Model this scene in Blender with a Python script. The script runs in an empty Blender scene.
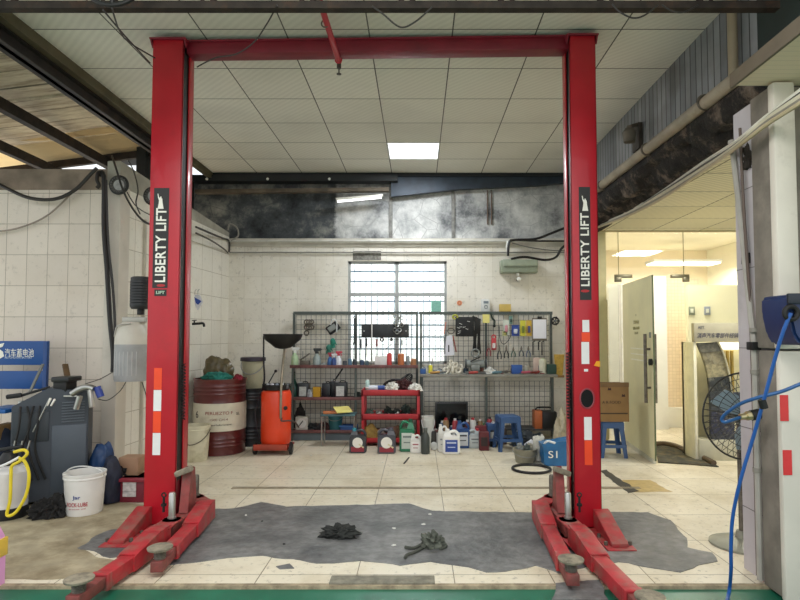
import bpy, bmesh, math, random
from mathutils import Vector, Matrix, noise
S = bpy.context.scene
COL = S.collection
PI = math.pi
random.seed(7)
# ------------------------------------------------------------ camera model
F, CX, CY, PITCH, CH = 575.0, 418.0, 310.9, math.radians(2.5), 1.32
def at(px, py, D):
    a = (px-CX)/F; b = (CY-py)/F
    k = D/(math.cos(PITCH)-b*math.sin(PITCH))
    return Vector((a*k, D, CH+k*(b*math.cos(PITCH)+math.sin(PITCH))))
def gp(px, py, z=0.0):
    a = (px-CX)/F; b = (CY-py)/F
    dz = b*math.cos(PITCH)+math.sin(PITCH); dy = math.cos(PITCH)-b*math.sin(PITCH)
    k = (z-CH)/dz
    return Vector((a*k, dy*k, z))
cam_d = bpy.data.cameras.new('camera'); cam = bpy.data.objects.new('camera', cam_d); COL.objects.link(cam)
cam.location = (0,0,CH); cam.rotation_euler = (PI/2+PITCH,0,0)
cam_d.sensor_width = 36; cam_d.lens = F/800*36
cam_d.shift_x = -(CX-400)/800; cam_d.shift_y = (CY-300)/800; cam_d.clip_start = .05
S.camera = cam
# ------------------------------------------------------------ materials
def lin(c):
    c = c/255.0
    return c/12.92 if c <= .04045 else ((c+.055)/1.055)**2.4
def rgb(h, a=1.0):
    if isinstance(h, str): h = tuple(int(h[i:i+2],16) for i in (0,2,4))
    return (lin(h[0]),lin(h[1]),lin(h[2]),a)
MC = {}
class N:
    def __init__(s, m):
        s.m=m; s.t=m.node_tree; s.n=s.t.nodes; s.l=s.t.links
    def add(s, typ, ins=None, **kw):
        n = s.n.new(typ)
        for k,v in kw.items(): setattr(n,k,v)
        for k,v in (ins or {}).items():
            if isinstance(v, bpy.types.NodeSocket): s.l.new(v, n.inputs[k])
            else: n.inputs[k].default_value = v
        return n
    def mix(s, f, a, b):
        n = s.n.new('ShaderNodeMix'); n.data_type='RGBA'
        for i,v in ((0,f),(6,a),(7,b)):
            if isinstance(v, bpy.types.NodeSocket): s.l.new(v, n.inputs[i])
            else: n.inputs[i].default_value = v
        return n.outputs[2]
    def ramp(s, fac, stops):
        n = s.n.new('ShaderNodeValToRGB'); s.l.new(fac, n.inputs[0])
        e = n.color_ramp.elements
        while len(e) < len(stops): e.new(.5)
        for i,(p,c) in enumerate(stops):
            e[i].position = p; e[i].color = c if not isinstance(c,(int,float)) else (c,c,c,1)
        return n.outputs[0]
    def math(s, op, a, b=0.0):
        n = s.n.new('ShaderNodeMath'); n.operation = op
        for i,v in ((0,a),(1,b)):
            if isinstance(v, bpy.types.NodeSocket): s.l.new(v, n.inputs[i])
            else: n.inputs[i].default_value = v
        return n.outputs[0]
def base(name):
    m = bpy.data.materials.new(name); m.use_nodes = True
    n = N(m); bs = n.n['Principled BSDF']
    co = n.add('ShaderNodeTexCoord').outputs['Object']
    return m, n, bs, co
def M(col, rough=.5, metal=0.0, var=.12, scale=9.0, dirt=0.0, dcol='3a342c', bump=0.0, alpha=1.0, trans=0.0, emit=0.0, name=None, dscale=None, coat=0.0):
    key = (col,rough,metal,var,scale,dirt,dcol,bump,alpha,trans,emit,dscale,coat)
    if key in MC: return MC[key]
    m,n,bs,co = base(name or 'surface_%s' % str(col))
    c = rgb(col)
    nz = n.add('ShaderNodeTexNoise', {'Vector':co,'Scale':scale,'Detail':4.0}).outputs[0]
    v = n.ramp(nz, [(.36, 1-var),(.62, 1.0)])
    mul = n.add('ShaderNodeMix', data_type='RGBA', blend_type='MULTIPLY')
    mul.inputs[0].default_value=1.0; mul.inputs[6].default_value=c; n.l.new(v, mul.inputs[7])
    out = mul.outputs[2]
    if dirt>0:
        dn = n.add('ShaderNodeTexNoise', {'Vector':co,'Scale':dscale or scale*.6,'Detail':8.0,'Roughness':.7}).outputs[0]
        f = n.ramp(dn, [(.62-.25*dirt,0.0),(.78-.15*dirt,min(1.0,dirt+.25))])
        out = n.mix(f, out, rgb(dcol))
    n.l.new(out, bs.inputs['Base Color'])
    bs.inputs['Roughness'].default_value = rough; bs.inputs['Metallic'].default_value = metal
    bs.inputs['Coat Weight'].default_value = coat
    if bump>0:
        b = n.add('ShaderNodeBump', {'Strength':bump,'Distance':.02,'Height':nz}); n.l.new(b.outputs[0], bs.inputs['Normal'])
    if trans>0: bs.inputs['Transmission Weight'].default_value = trans
    if alpha<1: bs.inputs['Alpha'].default_value = alpha
    if emit>0:
        bs.inputs['Emission Color'].default_value = c; bs.inputs['Emission Strength'].default_value = emit
    MC[key] = m
    return m
# ------------------------------------------------------------ mesh builder
def frames(pts):
    T=[]
    for i in range(len(pts)):
        a = pts[max(0,i-1)]; b = pts[min(len(pts)-1,i+1)]
        T.append((b-a).normalized())
    up = Vector((0,0,1)) if abs(T[0].z)<.9 else Vector((1,0,0))
    u = T[0].cross(up).normalized(); out=[]
    for t in T:
        u = (u - t*u.dot(t))
        u = u.normalized() if u.length>1e-6 else t.orthogonal().normalized()
        out.append((u, t.cross(u).normalized()))
    return out
def smoothpath(pts, n=6):
    pts=[Vector(p) for p in pts]
    if len(pts)<3: return pts
    out=[]
    for i in range(len(pts)-1):
        p0=pts[max(0,i-1)];p1=pts[i];p2=pts[i+1];p3=pts[min(len(pts)-1,i+2)]
        for k in range(n):
            t=k/n
            out.append(.5*((2*p1)+(p2-p0)*t+(2*p0-5*p1+4*p2-p3)*t*t+(3*p1-p0-3*p2+p3)*t**3))
    out.append(pts[-1]); return out
class MB:
    def __init__(s): s.b = bmesh.new(); s.mi = 0
    def _fin(s, faces, smooth=False):
        for f in faces: f.material_index = s.mi; f.smooth = smooth
    def m(s, i): s.mi = i; return s
    def box(s, c, size, rot=None, bev=0.0, seg=2):
        b = bmesh.new()
        bmesh.ops.create_cube(b, size=1.0)
        bmesh.ops.scale(b, vec=Vector(size), verts=b.verts)
        if bev>0:
            bmesh.ops.bevel(b, geom=list(b.edges), offset=min(bev, min(size)*.45), segments=seg, affect='EDGES', profile=.5)
        mt = Matrix.Translation(Vector(c))
        if rot is not None: mt = mt @ (rot if isinstance(rot, Matrix) else Matrix.Rotation(rot,4,'Z'))
        return s._merge(b, mt, False)
    def _merge(s, b, mt, smooth):
        vm = {}
        for v in b.verts: vm[v] = s.b.verts.new(mt @ v.co)
        for f in b.faces:
            try: nf = s.b.faces.new([vm[v] for v in f.verts]); nf.material_index = s.mi; nf.smooth = smooth or f.smooth
            except ValueError: pass
        b.free(); return s
    def bb(s, a, b, bev=0.0):
        a=Vector(a); b=Vector(b)
        return s.box((a+b)/2, [abs(x) for x in (b-a)], None, bev)
    def bar(s, p0, p1, w, h, bev=0.0, up=(0,0,1)):
        p0=Vector(p0);p1=Vector(p1); y=(p1-p0); L=y.length; y.normalize()
        upv=Vector(up)
        if abs(y.dot(upv))>.98: upv=Vector((1,0,0))
        x=y.cross(upv).normalized(); z=x.cross(y).normalized()
        R=Matrix((x,y,z)).transposed().to_4x4()
        return s.box((p0+p1)/2,(w,L,h),R,bev)
    def ring(s, c, u, v, r, n):
        return [s.b.verts.new(c+u*(r*math.cos(2*PI*i/n))+v*(r*math.sin(2*PI*i/n))) for i in range(n)]
    def tube(s, pts, r, n=8, smooth=0, cap=True):
        pts=[Vector(p) for p in pts]
        if smooth: pts=smoothpath(pts, smooth)
        fr=frames(pts); rings=[]
        for i,p in enumerate(pts):
            rr = r if isinstance(r,(int,float)) else r[0]+(r[1]-r[0])*i/(len(pts)-1)
            rings.append(s.ring(p, fr[i][0], fr[i][1], rr, n))
        for a,b in zip(rings, rings[1:]):
            for i in range(n):
                f=s.b.faces.new((a[i],a[(i+1)%n],b[(i+1)%n],b[i])); f.material_index=s.mi; f.smooth=True
        if cap:
            for rg in (rings[0][::-1], rings[-1]):
                f=s.b.faces.new(rg); f.material_index=s.mi
        return s
    def cyl(s, p0, p1, r0, r1=None, n=20):
        return s.tube([p0,p1],(r0, r0 if r1 is None else r1), n)
    def lathe(s, c, prof, n=28, axis='Z', closed=False):
        c=Vector(c); rings=[]
        for (r,z) in prof:
            if axis=='Z': o,u,v = Vector((0,0,z)),Vector((1,0,0)),Vector((0,1,0))
            elif axis=='Y': o,u,v = Vector((0,z,0)),Vector((0,0,1)),Vector((1,0,0))
            else: o,u,v = Vector((z,0,0)),Vector((0,1,0)),Vector((0,0,1))
            rings.append(s.ring(c+o,u,v,max(r,1e-4),n))
        pr = list(zip(rings, rings[1:])) + ([(rings[-1],rings[0])] if closed else [])
        for a,b in pr:
            for i in range(n):
                f=s.b.faces.new((a[i],a[(i+1)%n],b[(i+1)%n],b[i])); f.material_index=s.mi; f.smooth=True
        if not closed:
            for rg,rr in ((rings[0][::-1],prof[0][0]),(rings[-1],prof[-1][0])):
                if rr>1e-3:
                    f=s.b.faces.new(rg); f.material_index=s.mi
        return s
    def torus(s, c, R, r, axis='Z', n=32, k=8, sx=1.0, sy=1.0):
        c=Vector(c); ax={'Z':(Vector((1,0,0)),Vector((0,1,0))),'Y':(Vector((1,0,0)),Vector((0,0,1))),'X':(Vector((0,1,0)),Vector((0,0,1)))}[axis] if isinstance(axis,str) else axis
        w=ax[0].cross(ax[1]); rings=[]
        for i in range(n):
            a=2*PI*i/n; d=ax[0]*math.cos(a)*sx+ax[1]*math.sin(a)*sy
            rings.append(s.ring(c+d*R, d.normalized(), w, r, k))
        for i in range(n):
            a=rings[i]; b=rings[(i+1)%n]
            for j in range(k):
                f=s.b.faces.new((a[j],a[(j+1)%k],b[(j+1)%k],b[j])); f.material_index=s.mi; f.smooth=True
        return s
    def prism(s, pts, d, bev=0.0):
        """polygon of 3D points extruded by vector d"""
        b=bmesh.new(); d=Vector(d)
        lo=[b.verts.new(Vector(p)) for p in pts]; hi=[b.verts.new(Vector(p)+d) for p in pts]; n=len(pts)
        b.faces.new(lo[::-1]); b.faces.new(hi)
        for i in range(n): b.faces.new((lo[i],lo[(i+1)%n],hi[(i+1)%n],hi[i]))
        if bev>0: bmesh.ops.bevel(b, geom=list(b.edges), offset=bev, segments=2, affect='EDGES')
        return s._merge(b, Matrix(), False)
    def quad(s, *p):
        f=s.b.faces.new([s.b.verts.new(Vector(q)) for q in p]); f.material_index=s.mi; return s
    def sphere(s, c, r, sub=2, sc=(1,1,1)):
        b=bmesh.new(); bmesh.ops.create_icosphere(b, subdivisions=sub, radius=r)
        for f in b.faces: f.smooth=True
        return s._merge(b, Matrix.Translation(Vector(c))@Matrix.Diagonal((*sc,1)), True)
    def lump(s, c, size, seed=0, amp=.35, fr=3.0, sub=4, flat=True):
        """crumpled lump sitting with its underside at c.z"""
        b=bmesh.new(); bmesh.ops.create_icosphere(b, subdivisions=sub, radius=1.0)
        for v in b.verts:
            q=v.co*fr*.5+Vector((seed*3.1,seed*1.7,0))
            k=1+amp*(noise.noise(q)+.45*noise.noise(q*2.1)+.12*noise.noise(q*4.5))*.9
            r1=1-abs(noise.noise(q*1.5+Vector((9,0,0))))*amp*.8
            k=min(1.35,max(.6,k))
            v.co=v.co*k*r1
            if flat and v.co.z<-.35: v.co.z=-.35+ (v.co.z+.35)*.08
        for f in b.faces: f.smooth=True
        zmin=min(v.co.z for v in b.verts)
        sx,sy,sz=size
        return s._merge(b, Matrix.Translation(Vector(c))@Matrix.Diagonal((sx,sy,sz,1))@Matrix.Translation((0,0,-zmin)), True)
    def build(s, name, mats, parent=None, world=True, rec=True, label=None, kind=None):
        if rec: bmesh.ops.recalc_face_normals(s.b, faces=s.b.faces)
        if parent is not None and world:
            s.b.transform(WM[parent.name].inverted())
        me=bpy.data.meshes.new(name); s.b.to_mesh(me); s.b.free()
        if not isinstance(mats,(list,tuple)): mats=[mats]
        for m in mats: me.materials.append(m)
        try: me.set_sharp_from_angle(angle=math.radians(38))
        except Exception: pass
        o=bpy.data.objects.new(name, me); COL.objects.link(o)
        if parent is not None: o.parent=parent; WM[o.name]=WM[parent.name]
        else: WM[o.name]=Matrix()
        if label: o['label']=label
        if kind: o['kind']=kind
        return o
WM={}
def thing(name, label, cat, loc=(0,0,0), rz=0.0, group=None):
    o=bpy.data.objects.new(name, None); COL.objects.link(o); o.empty_display_size=.1
    o.location=loc; o.rotation_euler=(0,0,rz); o['label']=label; o['category']=cat
    if group: o['group']=group
    WM[o.name]=Matrix.Translation(Vector(loc))@Matrix.Rotation(rz,4,'Z')
    return o
def tag(o, label, cat, group=None, kind=None):
    """a one-mesh thing: label it and move its origin to its base"""
    if label: o['label']=label; o['category']=cat
    if group: o['group']=group
    if kind: o['kind']=kind
    me=o.data; vs=me.vertices
    if len(vs):
        lo=[min(v.co[i] for v in vs) for i in range(3)]; hi=[max(v.co[i] for v in vs) for i in range(3)]
        c=Vector(((lo[0]+hi[0])/2,(lo[1]+hi[1])/2,lo[2]))
        me.transform(Matrix.Translation(-c)); o.location=Vector(o.location)+c
    return o
def struct(name, mb, mats):
    o=mb.build(name, mats); o['kind']='structure'; return o
def copy_thing(src, loc, label=None, rz=None, group=None, scale=None):
    c=src.copy(); COL.objects.link(c); c.location=loc
    if rz is not None: c.rotation_euler=(0,0,rz)
    if scale: c.scale=scale
    if label: c['label']=label
    if group: c['group']=group
    for ch in list(src.children):
        d=ch.copy(); COL.objects.link(d); d.parent=c
        for g in list(ch.children):
            e=g.copy(); COL.objects.link(e); e.parent=d
    return c
FR = Matrix.Rotation(PI/2,4,'X')      # text standing up, facing -Y
def text(name, body, size, loc, mat, parent, rot=FR, ext=.0015, align='CENTER', sx=1.0, bold=0.0, label=None, fit=None):
    cu=bpy.data.curves.new(name,'FONT'); cu.body=body; cu.size=size; cu.extrude=ext; cu.align_x=align; cu.align_y='CENTER'; cu.offset=bold; cu.space_character=1.0+bold*35
    to=bpy.data.objects.new('lettering_source',cu); COL.objects.link(to)
    dg=bpy.context.evaluated_depsgraph_get(); dg.update()
    me=bpy.data.meshes.new_from_object(to.evaluated_get(dg)); me.name=name
    bpy.data.objects.remove(to); bpy.data.curves.remove(cu)
    if fit:
        xs=[v.co.x for v in me.vertices]; ys=[v.co.y for v in me.vertices]
        kx=fit[0]/(max(xs)-min(xs)); ky=fit[1]/(max(ys)-min(ys))
        me.transform(Matrix.Diagonal((kx,ky,1,1))@Matrix.Translation((-(max(xs)+min(xs))/2,-(max(ys)+min(ys))/2,0)))
    W=Matrix.Translation(Vector(loc))@rot@Matrix.Diagonal((sx,1,1,1))
    me.transform(WM[parent.name].inverted()@W)
    me.materials.clear(); me.materials.append(mat)
    o=bpy.data.objects.new(name,me); COL.objects.link(o); o.parent=parent; WM[o.name]=WM[parent.name]
    if label: o['label']=label
    return o
# ============================================================ SETTING
def tile_mat(name, col, mortar, w, h, axis, ox=0.0, oz=0.0, ms=.004, rough=.25, dirt=.3, dcol='8a7f63', var=.08, offset=0.0, tilt=None, rough2=None):
    m,n,bs,co = base(name)
    sp=n.add('ShaderNodeSeparateXYZ',{0:co})
    if axis=='XZ': a,b=sp.outputs[0],sp.outputs[2]
    elif axis=='YZ': a,b=sp.outputs[1],sp.outputs[2]
    else: a,b=sp.outputs[0],sp.outputs[1]
    a=n.math('ADD',a,-ox+50*w); b=n.math('ADD',b,-oz+50*h)
    cb=n.add('ShaderNodeCombineXYZ',{0:a,1:b})
    br=n.add('ShaderNodeTexBrick',{'Vector':cb.outputs[0],'Scale':1.0,'Mortar Size':ms,'Mortar Smooth':.1,'Brick Width':w,'Row Height':h,'Bias':0.0,
        'Color1':rgb(col),'Color2':tuple(x*(1-var) for x in rgb(col)[:3])+(1,),'Mortar':rgb(mortar)}, offset=offset, squash=1.0)
    d=n.add('ShaderNodeTexNoise',{'Vector':co,'Scale':1.3,'Detail':9.0,'Roughness':.68})
    f=n.ramp(d.outputs[0],[(.45,0.0),(.78,dirt)])
    c=n.mix(f, br.outputs[0], rgb(dcol))
    d2=n.add('ShaderNodeTexNoise',{'Vector':co,'Scale':22.0,'Detail':6.0,'Roughness':.75})
    f2=n.ramp(d2.outputs[0],[(.56,0.0),(.74,min(1,dirt*1.2))])
    c=n.mix(f2, c, rgb('4e4636'))
    n.l.new(c, bs.inputs['Base Color'])
    r=n.ramp(d.outputs[0],[(.3,rough),(.7,min(1,rough+.3))]); n.l.new(r, bs.inputs['Roughness'])
    bmp=n.add('ShaderNodeBump',{'Strength':.25,'Distance':.003,'Height':n.math('SUBTRACT',1.0,br.outputs[1])}); n.l.new(bmp.outputs[0], bs.inputs['Normal'])
    return m
DB=7.75
m_wall=tile_mat('cream_wall_tile','e9e4d8','cfc9ba',.24,.30,'XZ',0.05,.02,ms=.0025,dirt=.5,dcol='b3a684')
m_wallL=tile_mat('left_wall_tile','ded3c4','938876',.19,.285,'XZ',-3.02,.07,ms=.0025,dirt=.3,dcol='b8a891')
m_wallS=tile_mat('side_wall_tile','ece7da','a89e88',.30,.30,'YZ',5.1,.02,ms=.003,dirt=.25,dcol='bfb38e')
m_floor=tile_mat('cream_floor_tile','e0d7c1','7d735c',.535,.535,'XY',.197,.57,ms=.003,rough=.30,dirt=.75,dcol='a8956c',var=.06)
m_green=M('1d6b52',.35,0,.25,4,dirt=.35,dcol='123b30',name='green_epoxy')
m_conc=M('828280',.5,0,.35,16,dirt=.9,dcol='505152',bump=.5,dscale=2.3,name='worn_concrete')
m_dark=M('1b1a1a',.8,name='black')
# floor
mb=MB(); mb.bb((-7,3.10,-.12),(6,11.5,0)); struct('floor',mb,m_floor)
mb=MB(); mb.bb((-7,-3,-.12),(6,3.10,-.014)); struct('floor_green',mb,m_green)
# step edge strip along the green floor, with raised kerb pieces
m_kerb=M('b0a184',.8,0,.35,14,dirt=.6,dcol='5e503d',bump=.4,name='kerb_mortar')
mb=MB(); mb.bb((-7,3.09,-.02),(6,3.125,.003)); struct('trim_1',mb,m_kerb)
mb=MB(); a=gp(332,576); b=gp(435,586); mb.bb((a.x,3.11,-.0),(b.x,3.21,.012),.004); struct('trim_2',mb,M('8a8676',.7,0,.35,20,dirt=.5,dcol='55503f',name='stone_strip'))
mb=MB(); a=gp(232,488); b=gp(640,488); mb.bb((a.x,a.y-.03,0),(b.x,a.y+.03,.004)); struct('trim_3',mb,M('9c9078',.7,0,.3,14,dirt=.4,dcol='6d5f48',name='joint_strip'))
# worn concrete patch
def patch(name, px, z=.004, mat=None):
    pts=[gp(x,y,0) for x,y in px]
    out=[]
    for i,p in enumerate(pts):
        q=pts[(i+1)%len(pts)]; L=(q-p).length; k=max(1,int(L/.05))
        for j in range(k):
            v=p.lerp(q,j/k); 
            nn=Vector((noise.noise(v*9+Vector((0,0,3))),noise.noise(v*9+Vector((5,0,7))),0))*.022 + Vector((noise.noise(v*30),noise.noise(v*30+Vector((3,3,3))),0))*.008
            out.append(v+nn)
    mb=MB(); mb.prism([(v.x,v.y,-.002) for v in out],(0,0,z+.002))
    return struct(name, mb, mat or m_conc)
patch('concrete_patch',[(150,516),(190,509),(232,509),(262,503),(288,507),(320,506),(370,505),(408,504),(432,511),(480,512),(530,513),(575,513),(612,512),(648,513),(672,521),(678,530),(686,538),(690,548),(712,553),(718,562),(700,566),(680,573),(650,568),(620,562),(590,566),(560,574),(535,566),(505,572),(487,572),(460,566),(430,562),(400,566),(362,561),(335,564),(300,561),(262,556),(230,558),(200,562),(172,566),(150,556)])
patch('concrete_patch',[(78,548),(96,536),(112,530),(135,528),(135,556),(110,558),(95,552)])
patch('concrete_patch',[(556,583),(600,581),(608,600),(552,600)])
patch('concrete_patch',[(275,567),(290,564),(296,568),(280,570)])
patch('concrete_patch',[(600,471),(606,470),(638,491),(628,493)],mat=M('4a463c',.8,name='dark_joint'))
patch('concrete_patch',[(-60,490),(40,497),(110,500),(150,506),(160,520),(130,530),(108,532),(92,538),(82,548),(96,556),(120,562),(138,572),(100,579),(-60,580)],z=.002,mat=M('b5a98c',.7,0,.3,7,dirt=.75,dcol='7f7156',bump=.3,dscale=3.0,name='tan_cement'))
patch('floor_stain',[(622,480),(650,480),(672,492),(632,492)],z=.0015,mat=M('c0a76f',.5,0,.2,20,name='ochre_tile'))
# walls
XR=2.27
mb=MB(); mb.bb((-2.75,DB,0),(XR+.2,DB+.2,2.64)); mb_o=mb
def wall_with_hole(y0,y1,x0,x1,z0,z1,hx0,hx1,hz0,hz1):
    m=MB()
    m.bb((x0,y0,z0),(hx0,y1,z1)); m.bb((hx1,y0,z0),(x1,y1,z1)); m.bb((hx0,y0,z0),(hx1,y1,hz0)); m.bb((hx0,y0,hz1),(hx1,y1,z1)); return m
mb_o.b.free()
w0=at(348,261,DB); w1=at(447,364,DB)
struct('wall_back', wall_with_hole(DB,DB+.2,-2.75,XR+.2,0,2.64, w0.x,w1.x,w1.z,w0.z), m_wall)
# grimy upper back wall with soot on its left half
m,n,bs,co=base('sooty_plaster')
sp=n.add('ShaderNodeSeparateXYZ',{0:co})
nz=n.add('ShaderNodeTexNoise',{'Vector':co,'Scale':2.2,'Detail':9.0,'Roughness':.7}).outputs[0]
x=n.math('ADD',sp.outputs[0],n.math('MULTIPLY',nz,.22))
f=n.ramp(n.math('ADD',n.math('MULTIPLY',x,1.0),1.5),[(.46,1.0),(.50,0.0)])
light=n.ramp(nz,[(.34,rgb('5f6163')),(.46,rgb('a3a4a3')),(.56,rgb('c4c4c1')),(.68,rgb('dededa'))])
dark=n.ramp(nz,[(.35,rgb('1d2023')),(.5,rgb('4b4f52')),(.62,rgb('85857f')),(.75,rgb('a3a096'))])
c=n.mix(f,light,dark)
vo=n.add('ShaderNodeTexVoronoi',{'Vector':co,'Scale':3.2},feature='DISTANCE_TO_EDGE').outputs[0]
cr=n.ramp(vo,[(0.0,1.0),(.012,0.0)]); c=n.mix(n.math('MULTIPLY',cr,n.ramp(nz,[(.45,0.0),(.6,.8)])),c,rgb('37383a'))
n.l.new(c,bs.inputs['Base Color']); bs.inputs['Roughness'].default_value=.85
bp=n.add('ShaderNodeBump',{'Strength':.6,'Distance':.03,'Height':nz}); n.l.new(bp.outputs[0],bs.inputs['Normal'])
m_soot=m
mb=MB(); mb.bb((-4.2,DB+.03,2.64),(XR+.2,DB+.2,3.5)); struct('wall_back_upper',mb,m_soot)
# ledge course between conduits
mb=MB(); mb.bb((-2.55,DB-.02,2.53),(XR,DB,2.64)); struct('trim_4',mb,M('cfcabc',.6,0,.2,6,dirt=.3,dcol='8f897a',name='ledge'))
# vertical plaster ribs
for px in (391,453):
    mb=MB(); a=at(px-1.6,186,DB+.03); b=at(px+1.6,240,DB+.03); mb.bb((a.x,DB-.0,b.z),(b.x,DB+.03,a.z)); struct('trim_5',mb,M('8b8a85',.8,0,.3,14,dirt=.5,name='rib'))
mb=MB(); a=at(487,190,DB); b=at(492,224,DB)
mb.bb((a.x,DB,b.z),(a.x+.012,DB+.03,a.z)); mb.bb((b.x-.012,DB,b.z),(b.x,DB+.03,a.z)); struct('trim_6',mb,M('6b5a50',.8,name='rust_line'))
# left front-facing wall and corner pillar, slanted side wall
m_cope=M('8f8070',.85,0,.35,5,dirt=.4,dcol='5f554b',bump=.4,name='stained_cement')
A=at(104,200,5.25)
mb=MB(); mb.bb((-5.5,5.25,0),(-2.84,5.45,at(50,190,5.25).z)); struct('wall_left',mb,m_wallL)
mb=MB(); mb.bb((-5.5,5.25,at(50,190,5.25).z),(-2.84,5.45,at(50,169,5.25).z)); struct('wall_left_coping',mb,m_cope)
mb=MB(); p0=at(103.5,300,5.12); p1=at(118,300,5.12)
mb.bb((p0.x,5.12,0),(p1.x,5.3,2.68),.006); struct('wall_left_pillar',mb,M('d2cabc',.6,0,.12,3,dirt=.25,dcol='958b79',name='pillar_render'))
q0=Vector((p1.x-.01,5.13,0)); q1=Vector((-2.56,DB,0))
d=(q1-q0).normalized(); nrm=Vector((-d.y,d.x,0))*.12
mb=MB(); mb.prism([q0,q1,q1+Vector((0,0,2.66)),q0+Vector((0,0,2.67))],nrm); struct('wall_side',mb,m_wallS)
m_up=M('a9a597',.8,0,.25,5,dirt=.35,dcol='6c675c',name='upper_render')
mb=MB(); mb.prism([q0+Vector((0,0,2.67)),q1+Vector((0,0,2.66)),q1+Vector((0,0,2.72)),q0+Vector((0,0,2.90))],nrm); struct('wall_side_upper',mb,m_up)
# a slim vertical duct strip on the side wall
mb=MB(); a=q0.lerp(q1,.16); mb.bar(a+Vector((.012,0,0)),a+Vector((.012,0,2.45)),.02,.03); struct('trim_7',mb,M('c7c0b0',.6,name='strip'))
# near-black panel painted as the shade of the void above the side wall
mb=MB(); mb.bb((-3.15,6.35,2.70),(-3.05,DB,3.5)); struct('void_shade_panel',mb,M('181b1a',.8,name='void_shade'))
# ceiling with square panels
m,n,bs,co=base('ceiling_panels')
sp=n.add('ShaderNodeSeparateXYZ',{0:co})
cb=n.add('ShaderNodeCombineXYZ',{0:n.math('ADD',sp.outputs[0],30-.248),1:n.math('ADD',sp.outputs[1],30-4.0+.0)})
br=n.add('ShaderNodeTexBrick',{'Vector':cb.outputs[0],'Scale':1.0,'Mortar Size':.005,'Mortar Smooth':0.0,'Brick Width':.6,'Row Height':.6,'Bias':0.0,'Color1':rgb('e8e5da'),'Color2':rgb('dedbd0'),'Mortar':rgb('4d4b46')},offset=0.0)
wv=n.add('ShaderNodeTexWave',{'Vector':co,'Scale':9.0,'Distortion':1.2,'Detail':2.0},bands_direction='DIAGONAL')
c=n.mix(n.math('MULTIPLY',wv.outputs['Fac'],.14),br.outputs[0],rgb('8d8a80'))
nz=n.add('ShaderNodeTexNoise',{'Vector':co,'Scale':1.1,'Detail':6.0}).outputs[0]
c=n.mix(n.ramp(nz,[(.45,0.0),(.8,.35)]),c,rgb('97938a'))
n.l.new(c,bs.inputs['Base Color']); bs.inputs['Roughness'].default_value=.8
m_ceil=m
ZC=3.5; LX0,LX1,LY0,LY1=-.352,.248,6.4,7.0
mb=MB()
mb.bb((-2.74,2.2,ZC),(2.04,LY0,ZC+.05)); mb.bb((-2.74,LY1,ZC),(2.04,7.62,ZC+.05)); mb.bb((-2.74,LY0,ZC),(LX0,LY1,ZC+.05)); mb.bb((LX1,LY0,ZC),(2.04,LY1,ZC+.05))
struct('ceiling',mb,m_ceil)
mb=MB(); mb.bb((-4.5,2.2,3.78),(2.3,8.2,3.83)); struct('ceiling_void',mb,M('222222',.9,name='void_black'))
mb=MB(); mb.bb((-2.74,7.60,3.46),(2.04,7.66,3.56)); mb.bb((-3.0,7.55,3.38),(-.27,7.72,3.46)); struct('trim_8',mb,M('1c2023',.6,0,.2,8,name='dark_edge_beam'))
# green-grey slat side of ceiling edge at left and dark main beam
mb=MB(); mb.bb((-2.80,2.2,3.42),(-2.74,7.6,3.52)); struct('trim_9',mb,M('5f5740',.7,0,.3,6,dirt=.4,dcol='3c3628',name='olive_fascia'))
mb=MB(); mb.bb((-2.88,2.2,3.31),(-2.84,6.5,3.42)); mb.bb((-2.92,2.2,3.31),(-2.80,6.5,3.32)); mb.bb((-2.92,2.2,3.41),(-2.80,6.5,3.42)); struct('roof_beam',mb,M('2b2522',.7,0,.4,9,dirt=.4,dcol='4b3324',name='rusty_dark_steel'))
m_rust=M('38302a',.75,.3,.45,12,dirt=.35,dcol='5a3c28',bump=.3,name='rusted_steel')
# left lean-to roof: boards on purlins
m,n,bs,co=base('old_boards')
sp=n.add('ShaderNodeSeparateXYZ',{0:co})
y=n.math('MULTIPLY',sp.outputs[1],5.0)
cb=n.add('ShaderNodeCombineXYZ',{0:n.math('MULTIPLY',sp.outputs[0],.9),1:y,2:0.0})
nz=n.add('ShaderNodeTexNoise',{'Vector':cb.outputs[0],'Scale':2.2,'Detail':8.0,'Roughness':.65}).outputs[0]
bc=n.ramp(nz,[(.3,rgb('73665a')),(.45,rgb('b0a08c')),(.6,rgb('d2c6b2')),(.72,rgb('8f8070'))])
fr=n.math('FRACT',n.math('MULTIPLY',sp.outputs[1],4.0)); gap=n.ramp(fr,[(0.0,1.0),(.05,0.0)])
bc=n.mix(gap,bc,rgb('2a1e16')); n.l.new(bc,bs.inputs['Base Color']); bs.inputs['Roughness'].default_value=.85
m_board=m
random.seed(3)
yy=4.05; i=0
mb=MB()
while yy<5.75:
    w=.235; z0=3.50-.0*i
    x0=-2.95; x1=-5.4
    j=random.uniform(-.012,.012)
    mb.prism([(x0,yy,3.47+j),(x1,yy,3.16+j),(x1,yy+w-random.uniform(.0,.018),3.16-j),(x0,yy+w-.004,3.47-j)],(0,0,.02))
    yy+=w; i+=1
struct('roof_boards',mb,m_board)
m=bpy.data.materials.new('translucent_sheet'); m.use_nodes=True; nt=m.node_tree; nt.nodes.clear()
o_=nt.nodes.new('ShaderNodeOutputMaterial'); tl=nt.nodes.new('ShaderNodeBsdfTranslucent'); tl.inputs[0].default_value=rgb('f0e2c4'); df=nt.nodes.new('ShaderNodeBsdfDiffuse'); df.inputs[0].default_value=rgb('d9c8a6'); mx=nt.nodes.new('ShaderNodeMixShader'); mx.inputs[0].default_value=.3
nt.links.new(tl.outputs[0],mx.inputs[1]); nt.links.new(df.outputs[0],mx.inputs[2]); nt.links.new(mx.outputs[0],o_.inputs[0])
mb=MB()
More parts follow.
